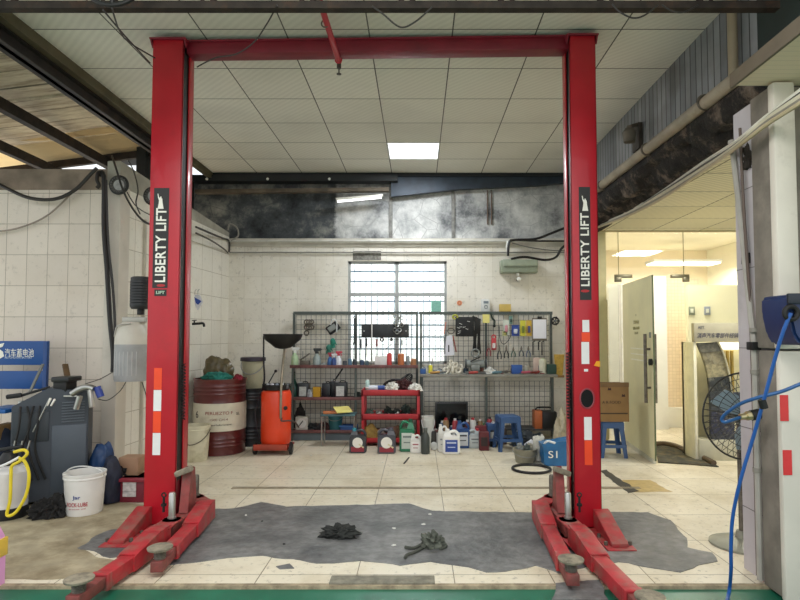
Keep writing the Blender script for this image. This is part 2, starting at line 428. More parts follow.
for k in range(5):
    y0=5.76+k*.15; mb.prism([(-2.95,y0,3.47),(-5.4,y0-.02,3.17-.01*(k%2)),(-5.4,y0+.13,3.17),(-2.95,y0+.146,3.46)],(0,0,.004))
struct('roof_glow_sheet',mb,m)  # sheet added to glow like sunlight coming through the roof
for X,Z,w in ((-3.52,3.27,.07),(-4.12,3.19,.06),(-4.75,3.12,.06)):
    mb=MB(); mb.bar((X,2.2,Z),(X,6.6,Z),w,.10); struct('roof_purlin',mb,m_rust)
mb=MB(); mb.bar((-2.85,6.45,3.42),(-5.4,6.45,3.1),.05,.08); mb.bar((-2.9,3.2,3.46),(-4.2,2.9,3.36),.02,.02); struct('roof_purlin',mb,m_rust)
# front truss across the top of the picture
a=at(0,6,3.05); b=at(735,4,3.05)
zt=at(0,11,3.05).z; zt2=at(0,5,3.05).z
mb=MB(); mb.bb((-3.4,3.02,zt),(1.95,3.07,zt+.04)); mb.bb((-3.4,3.01,zt+.33),(1.95,3.07,zt+.38))
xx=-3.3
while xx<1.9:
    mb.bar((xx,3.045,zt+.02),(xx+.27,3.045,zt+.35),.018,.018); mb.bar((xx+.27,3.045,zt+.35),(xx+.54,3.045,zt+.02),.018,.018); xx+=.54
struct('roof_truss',mb,m_rust)
# right: old facade strip tile, broken soffit, office ceiling
m,n,bs,co=base('grey_strip_tile')
sp=n.add('ShaderNodeSeparateXYZ',{0:co})
cb=n.add('ShaderNodeCombineXYZ',{0:n.math('ADD',sp.outputs[1],20.0),1:n.math('ADD',sp.outputs[2],20.0)})
br=n.add('ShaderNodeTexBrick',{'Vector':cb.outputs[0],'Scale':1.0,'Mortar Size':.006,'Brick Width':.085,'Row Height':.62,'Color1':rgb('9a9c9f'),'Color2':rgb('74777c'),'Mortar':rgb('2e3032')},offset=0.0)
nz=n.add('ShaderNodeTexNoise',{'Vector':co,'Scale':3.0,'Detail':8.0}).outputs[0]
c=n.mix(n.ramp(nz,[(.4,0.0),(.75,.7)]),br.outputs[0],rgb('4a4640')); n.l.new(c,bs.inputs['Base Color']); bs.inputs['Roughness'].default_value=.6
mb=MB(); mb.bb((2.04,3.38,2.88),(2.5,DB,4.3)); struct('wall_right_upper',mb,m)
mb=MB(); mb.bb((2.04,2.2,2.72),(2.5,3.38,4.3)); struct('wall_right_green',mb,M('1f2e2b',.6,0,.2,4,name='dark_green_panel'))
# broken concrete under the facade
b=bmesh.new(); NY,NU=150,16
grid=[]
for i in range(NY+1):
    y=3.30+(7.40-3.30)*i/NY; row=[]
    for j in range(NU+1):
        u=j/NU
        x=2.03+.30*u; z=2.89-.20*u**.7
        q=Vector((x*5,y*2.4,z*5)); 
        k=noise.noise(q)*.07+noise.noise(q*3)*.035+noise.noise(q*8)*.012
        fade=math.sin(PI*min(1,max(0,u)))**.4
        row.append(b.verts.new((x-.05*fade-k*.6*fade, y, z-.03*fade-k*fade)))
    grid.append(row)
for i in range(NY):
    for j in range(NU):
        f=b.faces.new((grid[i][j],grid[i+1][j],grid[i+1][j+1],grid[i][j+1])); f.smooth=True
top=[r[0] for r in grid]
mb=MB(); mb.b.free(); mb.b=b
m,n,bs,co=base('broken_concrete')
nz=n.add('ShaderNodeTexNoise',{'Vector':co,'Scale':4.0,'Detail':10.0,'Roughness':.75}).outputs[0]
c=n.ramp(nz,[(.38,rgb('171513')),(.52,rgb('2c2723')),(.60,rgb('6d5f52')),(.72,rgb('8f8175'))]); n.l.new(c,bs.inputs['Base Color']); bs.inputs['Roughness'].default_value=.9
bp=n.add('ShaderNodeBump',{'Strength':1.0,'Distance':.05,'Height':nz}); n.l.new(bp.outputs[0],bs.inputs['Normal'])
o=struct('wall_right_rubble',mb,m)
sm=o.modifiers.new('solid','SOLIDIFY'); sm.thickness=.03
# office ceiling
m,n,bs,co=base('office_ceiling')
sp=n.add('ShaderNodeSeparateXYZ',{0:co})
cb=n.add('ShaderNodeCombineXYZ',{0:n.math('ADD',sp.outputs[0],30-.55),1:n.math('ADD',sp.outputs[1],30-.45)})
br=n.add('ShaderNodeTexBrick',{'Vector':cb.outputs[0],'Scale':1.0,'Mortar Size':.007,'Mortar Smooth':0.0,'Brick Width':.6,'Row Height':.6,'Color1':rgb('e6dfc0'),'Color2':rgb('dcd5b4'),'Mortar':rgb('6b6752')},offset=0.0)
wv=n.add('ShaderNodeTexWave',{'Vector':co,'Scale':7.0,'Distortion':.4},bands_direction='DIAGONAL')
c=n.mix(n.math('MULTIPLY',wv.outputs['Fac'],.45),br.outputs[0],rgb('8f8a6c')); n.l.new(c,bs.inputs['Base Color']); bs.inputs['Roughness'].default_value=.7
ZO=2.65
mb=MB(); mb.bb((XR,3.3,ZO),(5.0,7.24,ZO+.05)); struct('ceiling_office',mb,m)
# office behind glass
m_off=M('f3efdf',.6,0,.06,3,name='office_cream')
mb=MB(); mb.bb((XR-.02,7.24,0),(XR+.03,DB,2.65)); struct('wall_partition_return',mb,M('d9d2b8',.6,name='return'))
mb=MB(); mb.bb((XR,9.9,0),(6.0,10.0,2.9)); struct('wall_office_back',mb,M('e8dbc2',.5,0,.1,2,name='office_back'))
mb=MB(); mb.bb((5.0,3.3,0),(5.1,10,2.9)); struct('wall_office_right',mb,m_off)
mb=MB(); mb.bb((XR-.1,DB+.2,0),(XR,10,2.9)); struct('wall_office_left',mb,m_off)
mb=MB(); mb.bb((XR,7.28,2.80),(5.0,9.9,2.85)); struct('ceiling_office_inner',mb,m_off)
# pillar at right
m_ptile=M('bdb6b8',.45,0,.12,3,dirt=.25,dcol='8a8580',name='lilac_tile')
m_pcem=M('8b8378',.8,0,.3,6,dirt=.4,dcol='5d564c',bump=.3,name='pillar_cement')
m_pwhite=M('e0d9cc',.6,0,.1,4,dirt=.22,dcol='8d8371',name='pillar_white')
mb=MB(); mb.bb((1.86,3.12,0),(2.6,3.34,2.62)); struct('wall_right_tile_pier',mb,m_ptile)
for z in (.35,.8,1.25,1.7,2.15): 
    mb=MB(); mb.bb((1.858,3.14,z),(1.862,3.342,z+.004)); struct('trim_10',mb,M('7b7474',.7,name='pier_joint'))
mb=MB(); mb.bb((1.84,2.94,0),(2.6,3.12,1.245),.008); mb.bb((1.83,2.94,1.255),(2.6,3.12,2.62),.008); struct('wall_right_cement_pier',mb,m_pcem)
mb=MB(); mb.bb((1.815,2.885,1.255),(1.925,2.94,2.62),.01); mb.bb((1.82,2.90,0),(2.3,2.94,1.245),.01); struct('wall_right_white_pier',mb,m_pwhite)
# cream ribbed soffit, top right
m,n,bs,co=base('ribbed_cream')
sp=n.add('ShaderNodeSeparateXYZ',{0:co})
f=n.ramp(n.math('FRACT',n.math('MULTIPLY',sp.outputs[1],22.0)),[(.0,.75),(.12,1.0)])
mul=n.add('ShaderNodeMix',data_type='RGBA',blend_type='MULTIPLY'); mul.inputs[0].default_value=1.0; mul.inputs[6].default_value=rgb('ead9bd'); n.l.new(f,mul.inputs[7]); n.l.new(mul.outputs[2],bs.inputs['Base Color']); bs.inputs['Roughness'].default_value=.6
mb=MB(); mb.bb((1.66,1.6,2.63),(3.0,2.96,2.70)); struct('ceiling_right_soffit',mb,m)
mb=MB(); mb.bb((1.645,1.6,2.625),(1.66,2.98,2.70)); struct('trim_11',mb,M('6a5f50',.6,name='dark_edge'))
# backs/side shell to the right and left, outside the picture: keeps daylight coming from the open front
mb=MB(); mb.bb((2.6,2.0,0),(2.75,3.3,4.3)); struct('wall_right',mb,m_pwhite)
# window
m_alu=M('a9acaa',.4,.2,.15,6,name='window_aluminium')
mb=MB(); fx=.03
x0,x1,z0,z1=w0.x,w1.x,w1.z,w0.z
yw=DB+.04
for a_,b_ in (((x0,z0),(x0+.035,z1)),((x1-.035,z0),(x1,z1)),((x0,z1-.035),(x1,z1)),((x0,z0),(x1,z0+.035))):
    mb.bb((a_[0],yw,a_[1]),(b_[0],yw+.06,b_[1]))
xm=at(397,280,DB).x; mb.bb((xm-.025,yw,z0),(xm+.025,yw+.06,z1))
zm=at(397,294,DB).z; mb.bb((x0,yw-.01,zm-.03),(x1,yw+.06,zm+.02))
zr=at(397,305,DB).z
struct('window_1',mb,m_alu)
mb=MB()
k=17
for i in range(1,k): 
    X=x0+(x1-x0)*i/k; mb.cyl((X,yw+.03,z0),(X,yw+.03,z1),.0075,n=6)
for py in (271,281,301,313,325,337,349): 
    Z=at(397,py,DB).z; mb.bb((x0,yw+.02,Z-.011),(x1,yw+.03,Z+.011))
o=mb.build('window_bars',M('7f93a5',.5,.3,name='blue_grey_bars')); o['kind']='structure'
mb=MB(); mb.bb((x0,yw+.12,z0),(x1,yw+.124,z1))
m,n,bs,co=base('frosted_pane'); bs.inputs['Base Color'].default_value=rgb('f4f8fb'); bs.inputs['Roughness'].default_value=.55; bs.inputs['Transmission Weight'].default_value=.9
bs.inputs['IOR'].default_value=1.1
o=mb.build('window_pane',m); o['kind']='structure'
# sunlit alley wall outside that the frosted pane looks on to
mb=MB(); mb.bb((-2.2,8.9,0),(2.2,9.0,3.6)); struct('wall_alley',mb,M('f0f2f0',.8,name='alley_wall'))
# plaster scar over window
mb=MB(); a=at(353,251,DB-.0); b=at(381,260,DB); mb.bb((a.x,DB-.006,b.z),(b.x,DB,a.z)); struct('trim_12',mb,M('8c8a82',.8,0,.5,30,dirt=.5,name='scar'))
# unseen bright ground added behind the camera to bounce sun to the ceiling
mb=MB(); mb.bb((-14,-16,-.14),(14,-3,-.04)); struct('bounce_ground',mb,M('c9c5b8',.9,name='bounce_concrete'))
sl=bpy.data.lights.new('sun','SUN'); sl.energy=4.0; sl.angle=.01; sl.color=(1,.96,.9); so=bpy.data.objects.new('sun',sl); COL.objects.link(so); so.rotation_euler=(math.radians(-38),0,math.radians(8))
# ------------------------------------------------------------ light
W=bpy.data.worlds.new('world'); S.world=W; W.use_nodes=True
bg=W.node_tree.nodes['Background']; bg.inputs[0].default_value=(.93,.97,1.0,1); bg.inputs[1].default_value=1.15
def area(name, loc, rot, sx, sy, power, col=(1,1,1)):
    l=bpy.data.lights.new(name,'AREA'); l.shape='RECTANGLE'; l.size=sx; l.size_y=sy; l.energy=power; l.color=col
    o=bpy.data.objects.new(name,l); COL.objects.link(o); o.location=loc; o.rotation_euler=rot; return o
area('office_lamp',(4.12,8.9,2.415),(0,0,0),.95,.28,45,(1,.97,.88))
area('office_fill',(3.3,7.62,2.72),(0,0,0),1.6,.4,30,(1,.97,.88))  # fill light added to brighten the office panel wall, no fixture here
area('vestibule_fill',(3.4,5.6,2.6),(0,0,0),.6,.6,42,(1,.97,.88))  # added fill that brightens the office front and its ceiling, no fixture
area('alley_daylight',(0,8.4,3.4),(0,0,0),3.5,.8,260,(.92,.97,1))
area('bay_panel_lamp',((LX0+LX1)/2,(LY0+LY1)/2,ZC-.02),(0,0,0),.56,.56,38,(.9,.95,1))
area('bay_fill',(-.6,1.6,3.3),(0,0,0),2.4,1.2,70,(1,.98,.94))  # unseen fill light added to brighten the bay
S.view_settings.view_transform='Standard'; S.view_settings.look='None'; S.view_settings.gamma=1; S.view_settings.use_curve_mapping=False
S.view_settings.exposure=0.0
# ============================================================ VEHICLE LIFT
m_red=M('b81626',.38,0,.10,5,dirt=.18,dcol='7c1a20',coat=.2,name='lift_red')
m_redd=M('86192c',.45,0,.2,6,dirt=.25,dcol='5b1c24',name='lift_dark_red')
m_redarm=M('b22c33',.5,0,.25,14,dirt=.62,dcol='7d675a',name='worn_red')
m_silver=M('b9b8b2',.3,.9,.15,10,name='silver_steel')
m_greasy=M('7d766b',.5,.5,.4,18,dirt=.5,dcol='3c352e',name='greasy_steel')
m_rub=M('958c78',.85,0,.4,22,dirt=.45,dcol='37322b',name='dusty_rubber')
m_black=M('121212',.55,name='black_plastic')
m_white=M('e9e9e6',.4,0,.05,name='white')
m_orange=M('f04a1e',.4,0,.05,name='orange_tape')
m_decal=M('23211f',.4,0,.2,30,name='black_decal')
m_cream=M('efece0',.45,0,.05,name='cream_ink')
lift=thing('vehicle_lift','tall red two-post car lift with a crossbeam joining its posts, standing on the concrete strip','car lift',(-.32,4.1,0))
UP=Matrix(((0,-1,0,0),(0,0,-1,0),(1,0,0,0),(0,0,0,1)))
def post(x0,x1,yf,depth,ztop,inner):
    """C section opening to the inner side (+1: towards +X)"""
    t=.009; mb=MB()
    mb.bb((x0,yf,.01),(x1,yf+t,ztop),.003); mb.bb((x0,yf+depth-t,.01),(x1,yf+depth,ztop),.003)
    xo=x0 if inner>0 else x1; xi=x1 if inner>0 else x0
    mb.bb((xo,yf,.01),(xo+inner*t,yf+depth,ztop),.003)
    for ya,yb in ((yf,yf+.014),(yf+depth-.085,yf+depth)): mb.bb((xi-inner*t,ya,.01),(xi,yb,ztop),.003)
    p=mb.build('post',m_red,lift)
    mb=MB(); mb.bb((x0-.02,yf-.02,ztop),(x1+.02,yf+depth+.02,ztop+.012),.003)
    for x in (x0-.01,x1+.01): mb.prism([(x-.005,yf-.02,ztop),(x-.005,yf+.05,ztop),(x-.005,yf+.02,ztop-.05)],(.01,0,0))
    mb.build('top_plate',m_redd,p)
    mb=MB(); mb.bb((xo-inner*.05,yf-.02,0),(xi+inner*.06,yf+depth+.08,.012),.003)
    mb.bb((xo-inner*.08,yf-.42,0),(xo+inner*.10,yf+.02,.012),.003)
    mb.build('base_plate',m_redarm,p)
    xa=xo-inner*.045; xb=xo+inner*.06
    mb=MB(); mb.prism([(xa,yf+.01,.012),(xa,yf-.38,.012),(xa,yf-.38,.03),(xa,yf-.02,.135),(xa,yf+.01,.135)],(xb-xa,0,0),.003)
    mb.build('brace',m_redarm,p)
    for bx,by in ((xo-inner*.065,yf-.34),(xo+inner*.085,yf-.34),(xo+inner*.085,yf-.2)):
        mb=MB(); mb.cyl((bx,by,.012),(bx,by,.035),.012,n=6); mb.build('anchor_bolt',m_greasy,p)
    # carriage column and black chain inside the slot
    mb=MB(); mb.bb((x0+.02,yf+.02,.06),(x1-.02,yf+depth-.02,.75),.005); mb.build('carriage',m_redd,p)
    mb=MB(); mb.bb((min(xo,xi)+.012,yf+depth*.5-.012,.1),(max(xo,xi)-.03,yf+depth*.5+.012,ztop-.05)); mb.build('hydraulic_cylinder',M('15110f',.5,name='dark_cylinder'),p)
    mb=MB(); mb.bb((min(xi-inner*.018,xi-inner*.012),yf+.012,.30),(max(xi-inner*.018,xi-inner*.012),yf+depth-.03,ztop-.02)); mb.build('slot_shade',m_black,p)  # black strip added to paint the shade inside the slot
    return p
YL,YR=4.06,4.0
xl0=at(147,336,YL).x; xl1=at(178.5,336,YL).x; xr0=at(572.5,336,YR).x; xr1=at(599.5,336,YR).x
ztl=at(170,40,YL).z; ztr=at(586,36,YR).z
pl=post(xl0,xl1,YL,.20,ztl,1); pr=post(xr0,xr1,YR,.20,ztr,-1)
mb=MB(); a=at(190,51.5,YL+.11); b=at(572,46.5,YR+.11)
mb.bar(a,b,.12,.092,.004); 
d=(b-a).normalized()
mb.bar(a+Vector((0,-.05,.046)),b+Vector((0,-.05,.046)),.035,.014)
mb.build('crossbeam',m_redd,lift)
def coil(p, x, y, za, zb, px_r=.013):
    pts=[]; n=int((zb-za)/.022)
    for i in range(n*8+1):
        t=i/8; pts.append((x+px_r*math.cos(2*PI*t),y+px_r*math.sin(2*PI*t),za+(zb-za)*i/(n*8)))
    mb=MB(); mb.tube(pts,.0045,5); mb.build('coiled_cable',m_black,p)
a=at(181,420,YL+.04); b=at(181,364,YL+.04); coil(pl,xl1+.012,YL+.07,a.z,b.z)
a=at(568,420,YR+.04); b=at(568,352,YR+.04); coil(pr,xr0-.012,YR+.07,a.z,b.z)
def face(p,name,px0,py0,px1,py1,yf,mat,t=.002,label=None,bev=0):
    a=at(px0,py0,yf); b=at(px1,py1,yf)
    mb=MB(); mb.bb((a.x,yf-t,b.z),(b.x,yf,a.z),bev); return mb.build(name,mat,p,label=label)
# reflective strips
for (ya,yb,m_,l) in ((368,389.5,m_orange,'orange reflective strip'),(390,411,m_white,'white reflective strip'),(411.5,432.5,m_orange,'orange reflective strip'),(433,455,m_white,'white reflective strip')):
    face(pl,'reflective_strip',154.3-(ya-368)*.022,ya,161.6-(ya-368)*.022,yb,YL,m_,label=l)
for (xa,xb,ya,yb,m_,l) in ((582.3,589.3,320,332,m_white,'torn white strip'),(581.5,590,332.5,341.5,m_orange,'orange reflective strip'),(581.3,589.3,342,364,m_white,'white reflective strip'),(584,591.8,417,440,m_white,'white reflective strip'),(584.5,592.5,440.5,465,m_orange,'orange reflective strip')):
    face(pr,'reflective_strip',xa,ya,xb,yb,YR,m_,label=l)
face(pr,'sticker',584,369,588,371.5,YR,m_white,label='small white sticker')
a=at(597,364,YR); mb=MB(); mb.prism([a+Vector((-.022,-.001,-.012)),a+Vector((.02,-.001,-.02)),a+Vector((.02,-.001,.02)),a+Vector((-.004,-.001,.02))],(0,-.003,0)); mb.build('sticker',M('f0a51e',.5,name='amber'),pr,label='amber torn sticker')
a=at(587,398.5,YR)
mb=MB()
mb.torus((a.x,YR-.002,a.z),.048,.006,'Y',sy=1.38); mb.build('access_rim',M('93424a',.5,name='rim'),pr)
mb=MB(); mb.tube([(a.x,YR-.001,a.z),(a.x,YR-.004,a.z)],.046,24); 
for v in mb.b.verts: v.co.z=a.z+(v.co.z-a.z)*1.38
mb.build('access_hole_dark',M('080808',.9,name='hole_dark'),pr,label='black oval disc for the dark of the opening')  # flat black disc paints the dark inside the hole
# LIBERTY LIFT decals, reading upwards
def decal(p,x0,x1,ytop,ybot,yl0,yl1,yf,torchtop,yb):
    d_=face(p,'decal',x0,ytop,x1,ybot,yf,m_decal,label='black strip with white lettering')
    c=at((x0+x1)/2-.2,(yl0+yl1)/2,yf-.002)
    a=at(x0,yl0,yf); b=at(x1,yl1,yf)
    text('lettering','LIBERTY LIFT',.1,(c.x,yf-.003,c.z),m_cream,p,UP,.001,bold=.0018,fit=(a.z-b.z,(b.x-a.x)*.70))
    # plain pale figure with a raised arm above the words
    u=at((x0+x1)/2,torchtop,yf-.003); w=.06*(x1-x0)/14
    mb=MB(); P=[(-.9,-1.9),(.9,-1.9),(.55,-.6),(.45,.2),(.2,.3),(.2,.6),(-.2,.6),(-.2,.3),(-.55,.5),(-.75,1.2),(-1.0,1.2),(-.8,.3),(-.5,-.2),(-.6,-.8)]
    mb.prism([(u.x+q[0]*w*.42,yf-.0025,u.z-.04+q[1]*w*.62) for q in P],(0,-.0015,0)); mb.build('figure_mark',m_cream,p)
    l=at((x0+x1)/2,yb,yf-.003)
    mb=MB(); mb.prism([l+Vector((.03*math.cos(t*PI/8),0,.010*math.sin(t*PI/8))) for t in range(16)],(0,-.0012,0)); mb.build('badge',M('b2262b',.5,name='badge_red'),p)
decal(pl,154.3,167.5,188,288,208,282,YL,194,285.5)
c=at(160.5,292.5,YL); mb=MB(); a=at(154.5,289.5,YL); b=at(166.5,296,YL); mb.bb((a.x,YL-.002,b.z),(b.x,YL,a.z)); mb.build('decal',m_decal,pl)
text('lettering','LIFT',.04,(c.x,YL-.003,c.z),M('a8c0a8',.5,name='pale_green_ink'),pl,FR,.001,bold=.002,fit=(.06,.022))
decal(pr,578.6,591.5,187,300,213,286,YR,196,291)
# arms
def arm(path, name='swing_arm', flip=1, hubz=.15):
    pin=Vector((path[0][0],path[0][1],0)); pad=Vector((path[-1][0],path[-1][1],0)); el=Vector((path[1][0],path[1][1],0))
    d=(pad-el).normalized(); s=Vector((-d.y,d.x,0)); L=(pad-el).length
    mb=MB(); w=.043
    # hub plates around the pin, then bent side plates and top plate
    for z in (.035,hubz-.012):
        mb.bar(pin-(el-pin).normalized()*.05+Vector((0,0,z)),el+d*.04+Vector((0,0,z)),.115,.012,.003)
        mb.cyl(pin+Vector((0,0,z-.006)),pin+Vector((0,0,z+.006)),.06,n=20)
    for q in (-1,1):
        o=el+s*(w*q)
        mb.prism([o+Vector((0,0,.03)),o+d*.40+Vector((0,0,.025)),o+d*.40+Vector((0,0,.105)),o+d*.14+Vector((0,0,hubz)),o+Vector((0,0,hubz))],s*(.009*q))
    t0=el+d*.13+Vector((0,0,hubz)); t1=el+d*.38+Vector((0,0,.108)); mb.bar(t0,t1,.105,.010,.002)
    mb.bar(el+Vector((0,0,hubz)),t0,.105,.010,.002)
    e0=el+d*.30+Vector((0,0,.065)); e1=pad-d*.16+Vector((0,0,.065))
    mb.bar(e0,e1,.086,.078,.004); mb.bar(e1-d*.035,e1,.095,.086,.004)
    a_=mb.build(name,m_redarm,lift)
    mb=MB(); mb.bar(e1-d*.02,pad+d*.05+Vector((0,0,.06)),.068,.058,.004); mb.build('arm_extension',M('8c4742',.6,.1,.3,14,dirt=.6,dcol='54443c',name='greasy_red'),a_)
    mb=MB(); mb.cyl(pad+Vector((0,0,.055)),pad+Vector((0,0,.135)),.03); 
    for k in range(4): mb.torus(pad+Vector((0,0,.098+k*.009)),.03,.003,n=20,k=5)
    mb.build('pad_stem',m_greasy,a_)
    mb=MB(); mb.lathe(pad+Vector((0,0,.135)),[(.0,0),(.05,0),(.066,.008),(.068,.018),(.06,.022),(.0,.021)],28); mb.build('lift_pad',m_rub,a_)
    return a_
def pin(p,x,y,z0,z1,m_,r=.021):
    mb=MB(); mb.lathe((x,y,z0),[(r*1.3,-.0),(r*1.3,.012),(r,.012),(r,z1-z0-.01),(r*.75,z1-z0),(0,z1-z0)],20); mb.build('arm_pin',m_,p)
XL,XRr=-1.61,1.0
pf=at(172,508,3.75); a1=arm([(pf.x,3.75),(pf.x,3.62),gp(79,583,.13)[:2]])
pin(a1,pf.x,3.75,.15,.315,m_silver)
pf=at(196,492,4.28); g=gp(160,551,.13); a2=arm([(pf.x,4.28),(-1.50,4.16),g[:2]]); pin(a2,pf.x,4.28,.15,.30,m_greasy)
pf=at(568,513,3.75); a3=arm([(pf.x,3.75),(pf.x+.015,3.62),gp(650,601,.13)[:2]]); pin(a3,pf.x,3.75,.15,.315,m_silver)
pf=at(552,494,4.28); a4=arm([(pf.x,4.28),(.86,4.14),gp(571,563,.13)[:2]]); pin(a4,pf.x,4.28,.15,.30,m_greasy)
# carriage saddles with rubber door guards
for (x,sg,p) in ((at(186,500,4.0).x,1,a1),(at(560,500,4.0).x,-1,a3)):
    mb=MB()
    mb.bb((x-.045,3.70,.045),(x+.045,4.30,.115),.004)
    mb.prism([(x-.022,3.98,.11),(x-.022,4.14,.11),(x-.022,4.10,.40),(x-.022,4.03,.42)],(.044,0,0),.003)
    mb.bar((x,3.96,.12),(x,4.02,.40),.06,.012)
    sd=mb.build('carriage_saddle',M('93403c',.6,0,.3,16,dirt=.6,dcol='6e5a4e',name='dusty_red'),lift)
    mb=MB(); mb.bar((x-.01*sg-.055,3.97,.395-.02*sg),(x-.01*sg+.055,3.99,.395+.02*sg),.06,.035,.008); mb.build('rubber_guard',m_rub,sd)
    y=3.88; xk=x-sg*.10
    mb=MB(); mb.cyl((xk,y,.15),(xk,y,.25),.008); mb.torus((xk,y,.262),.014,.005,'Y',n=14,k=6); mb.cyl((xk,y,.19),(xk,y,.205),.018); mb.build('lock_knob',m_black,sd)
    mb=MB()
    pts=[(x+.0+.02*math.cos(t),3.72+.02*math.sin(t),.02+.004*t) for t in [i*.6 for i in range(30)]]
    mb.tube(pts,.004,5); mb.build('lock_spring',m_black,sd)
# red sprinkler pipe under the ceiling
a=at(316,2,3.3); a.z=ZC-.07; 
e=at(339,62,4.22); st=Vector((e.x-.02,2.9,e.z+.01))
sp_=thing('sprinkler_pipe','red pipe running under the ceiling panels with a sprinkler head','pipe',(e.x,3.5,e.z))
mb=MB(); mb.cyl(st,e,.02); mb.torus(e-Vector((0,.03,0)),.02,.008,'Y'); mb.build('pipe',m_red,sp_)
mb=MB(); mb.cyl(e,e-Vector((0,0,.05)),.016); mb.cyl(e-Vector((0,0,.05)),e-Vector((0,0,.09)),.005); mb.cyl(e-Vector((0,0,.09)),e-Vector((0,0,.094)),.018); mb.build('sprinkler_head',M('4d4541',.5,.5,name='brass_dark'),sp_)
for k in range(2):
    mb=MB(); mb.torus((st.x,3.4+.3*k,e.z+.005),.024,.005,'Y',n=16); mb.build('hanger',m_greasy,sp_)
# ceiling light panel
cl=thing('ceiling_light','square lit panel set flush in the grid of ceiling panels','ceiling light',((LX0+LX1)/2,(LY0+LY1)/2,ZC))
mb=MB(); mb.bb((LX0+.012,LY0+.012,ZC+.004),(LX1-.012,LY1-.012,ZC+.012)); mb.build('diffuser',M('f4f9ff',.4,emit=3.2,name='lit_panel'),cl)
mb=MB()
for a_,b_ in (((LX0,LY0),(LX1,LY0+.014)),((LX0,LY1-.014),(LX1,LY1)),((LX0,LY0),(LX0+.014,LY1)),((LX1-.014,LY0),(LX1,LY1))): mb.bb((a_[0],a_[1],ZC-.004),(b_[0],b_[1],ZC+.03))
mb.build('frame',m_white,cl)
# ============================================================ generic makers
def mini(k): return Vector(k)
def jug(label, cat, px, py, ytop, wpx, dep, body, cap='222222', lab=None, lab2=None, rz=0.0, name='oil_jug', side=1, round_lab=False, words=None):
    p=gp(px,py); D=p.y; w=wpx/F*D; h=at(px,ytop,D).z
    t=thing(name,label,cat,(p.x,p.y+dep/2,0),rz)
    B=M(body,.35,0,.05,coat=.1)
    hb=h*.66
    o=Vector((p.x,p.y+dep/2,0)); 
    mb=MB(); hw=w/2
    pts=[(-hw,0),(hw,0),(hw,hb),(hw*.55,h*.80),(hw*.25,h*.93),(-hw*.35,h*.93),(-hw*.55,h*.80),(-hw,hb)]
    if side<0: pts=[(-a,b) for a,b in pts][::-1]
    # body to shoulder
    q=[(-hw,0),(hw,0),(hw,hb),(hw*.86,hb+.02),(-hw*.86,hb+.02),(-hw,hb)]
    mb.prism([(a,-dep/2,b) for a,b in q],(0,dep,0),min(.012,dep*.2))
    # neck
    nx=-side*hw*.45
    mb.prism([(nx-hw*.5,-dep*.36,hb),(nx+hw*.55,-dep*.36,hb),(nx+hw*.28,-dep*.2,h*.90),(nx-hw*.28,-dep*.2,h*.90)],(0,dep*.62,0),.006)
    # handle arching from the neck to the far shoulder
    mb.tube([(nx+side*hw*.2,0,h*.86),(nx+side*hw*.85,0,h*.92),(side*hw*.82,0,h*.80),(side*hw*.86,0,hb)],hw*.13+.004,8,5)
    mb.build('body',B,t,world=False)
    mb=MB(); mb.cyl((nx,-dep*.0,h*.88),(nx,-dep*.0,h),hw*.27,n=16); mb.build('cap',M(cap,.4,0,.05),t,world=False)
    if lab:
        mb=MB(); z0,z1=h*.10,hb*.9
        if round_lab:
            mb.tube([(0,-dep/2,h*.44),(0,-dep/2-.003,h*.44)],hw*.62,20); lo=mb.build('label',M(lab,.4,0,.05),t,world=False)
            mb=MB(); mb.bb((-hw*.78,-dep/2-.002,h*.07),(hw*.78,-dep/2,h*.27)); mb.build('label',M(lab2,.4,0,.1),t,world=False,label='dark red lower label')
            mb=MB(); 
            for k in range(3): mb.box((hw*(.25+.2*k),-dep/2-.004,h*(.36-.05*k)),(hw*.22,.002,h*.06),Matrix.Rotation(.5,4,'Y'))
            mb.build('label_pattern',M('d9cfa8',.4),lo,world=False)
        else:
            mb.bb((-hw*.72,-dep/2-.002,z0),(hw*.72,-dep/2,z1),.001); lo=mb.build('label',M(lab,.4,0,.08),t,world=False)
            if lab2:
                for k,(u,v,ww) in enumerate(((.0,.70,.55),(.0,.36,.45))):
                    mb=MB(); mb.bb((-hw*ww,-dep/2-.004,z0+(z1-z0)*v),(hw*ww,-dep/2-.002,z0+(z1-z0)*(v+.12-.05*k))); mb.build('label_print',M(lab2,.4),lo,world=False)
    return t
def spray_bottle(label, x, y, z, h, body, head='f0f0f0', r=.028, name='spray_bottle', cat='bottle'):
    t=thing(name,label,cat,(x,y,z))
    mb=MB(); mb.lathe((0,0,0),[(r*.95,0),(r,.01),(r*.9,h*.45),(r*.4,h*.66),(r*.36,h*.72)],18); mb.build('body',M(body,.35,0,.15,30),t,world=False)
    mb=MB(); mb.cyl((0,0,h*.7),(0,0,h*.82),r*.45,n=12); mb.prism([(-r*.5,-.008,h*.80),(r*.9,-.008,h*.86),(r*1.3,-.008,h*.94),(r*.9,-.008,h),(-r*.8,-.008,h),(-r*.8,-.008,h*.9)],(0,.016,0),.002)
    mb.bar((r*.7,0,h*.86),(r*1.0,0,h*.68),.008,.006); mb.build('trigger_head',M(head,.4),t,world=False); return t
def can(label, x, y, z, r, h, body, lid='c8c8c8', lab=None, name='can', cat='can'):
    t=thing(name,label,cat,(x,y,z))
    mb=MB(); mb.lathe((0,0,0),[(r,0),(r,h*.86),(r*.75,h*.93),(r*.5,h*.93)],18); mb.build('body',M(body,.4,.0,.1,20),t,world=False)
    mb=MB(); mb.cyl((0,0,h*.93),(0,0,h),r*.5,n=14); mb.build('lid',M(lid,.4),t,world=False)
    if lab:
        mb=MB(); mb.lathe((0,0,h*.25),[(r+.001,0),(r+.001,h*.35)],18); mb.build('label',M(lab,.5,0,.2,40),t,world=False)
    return t
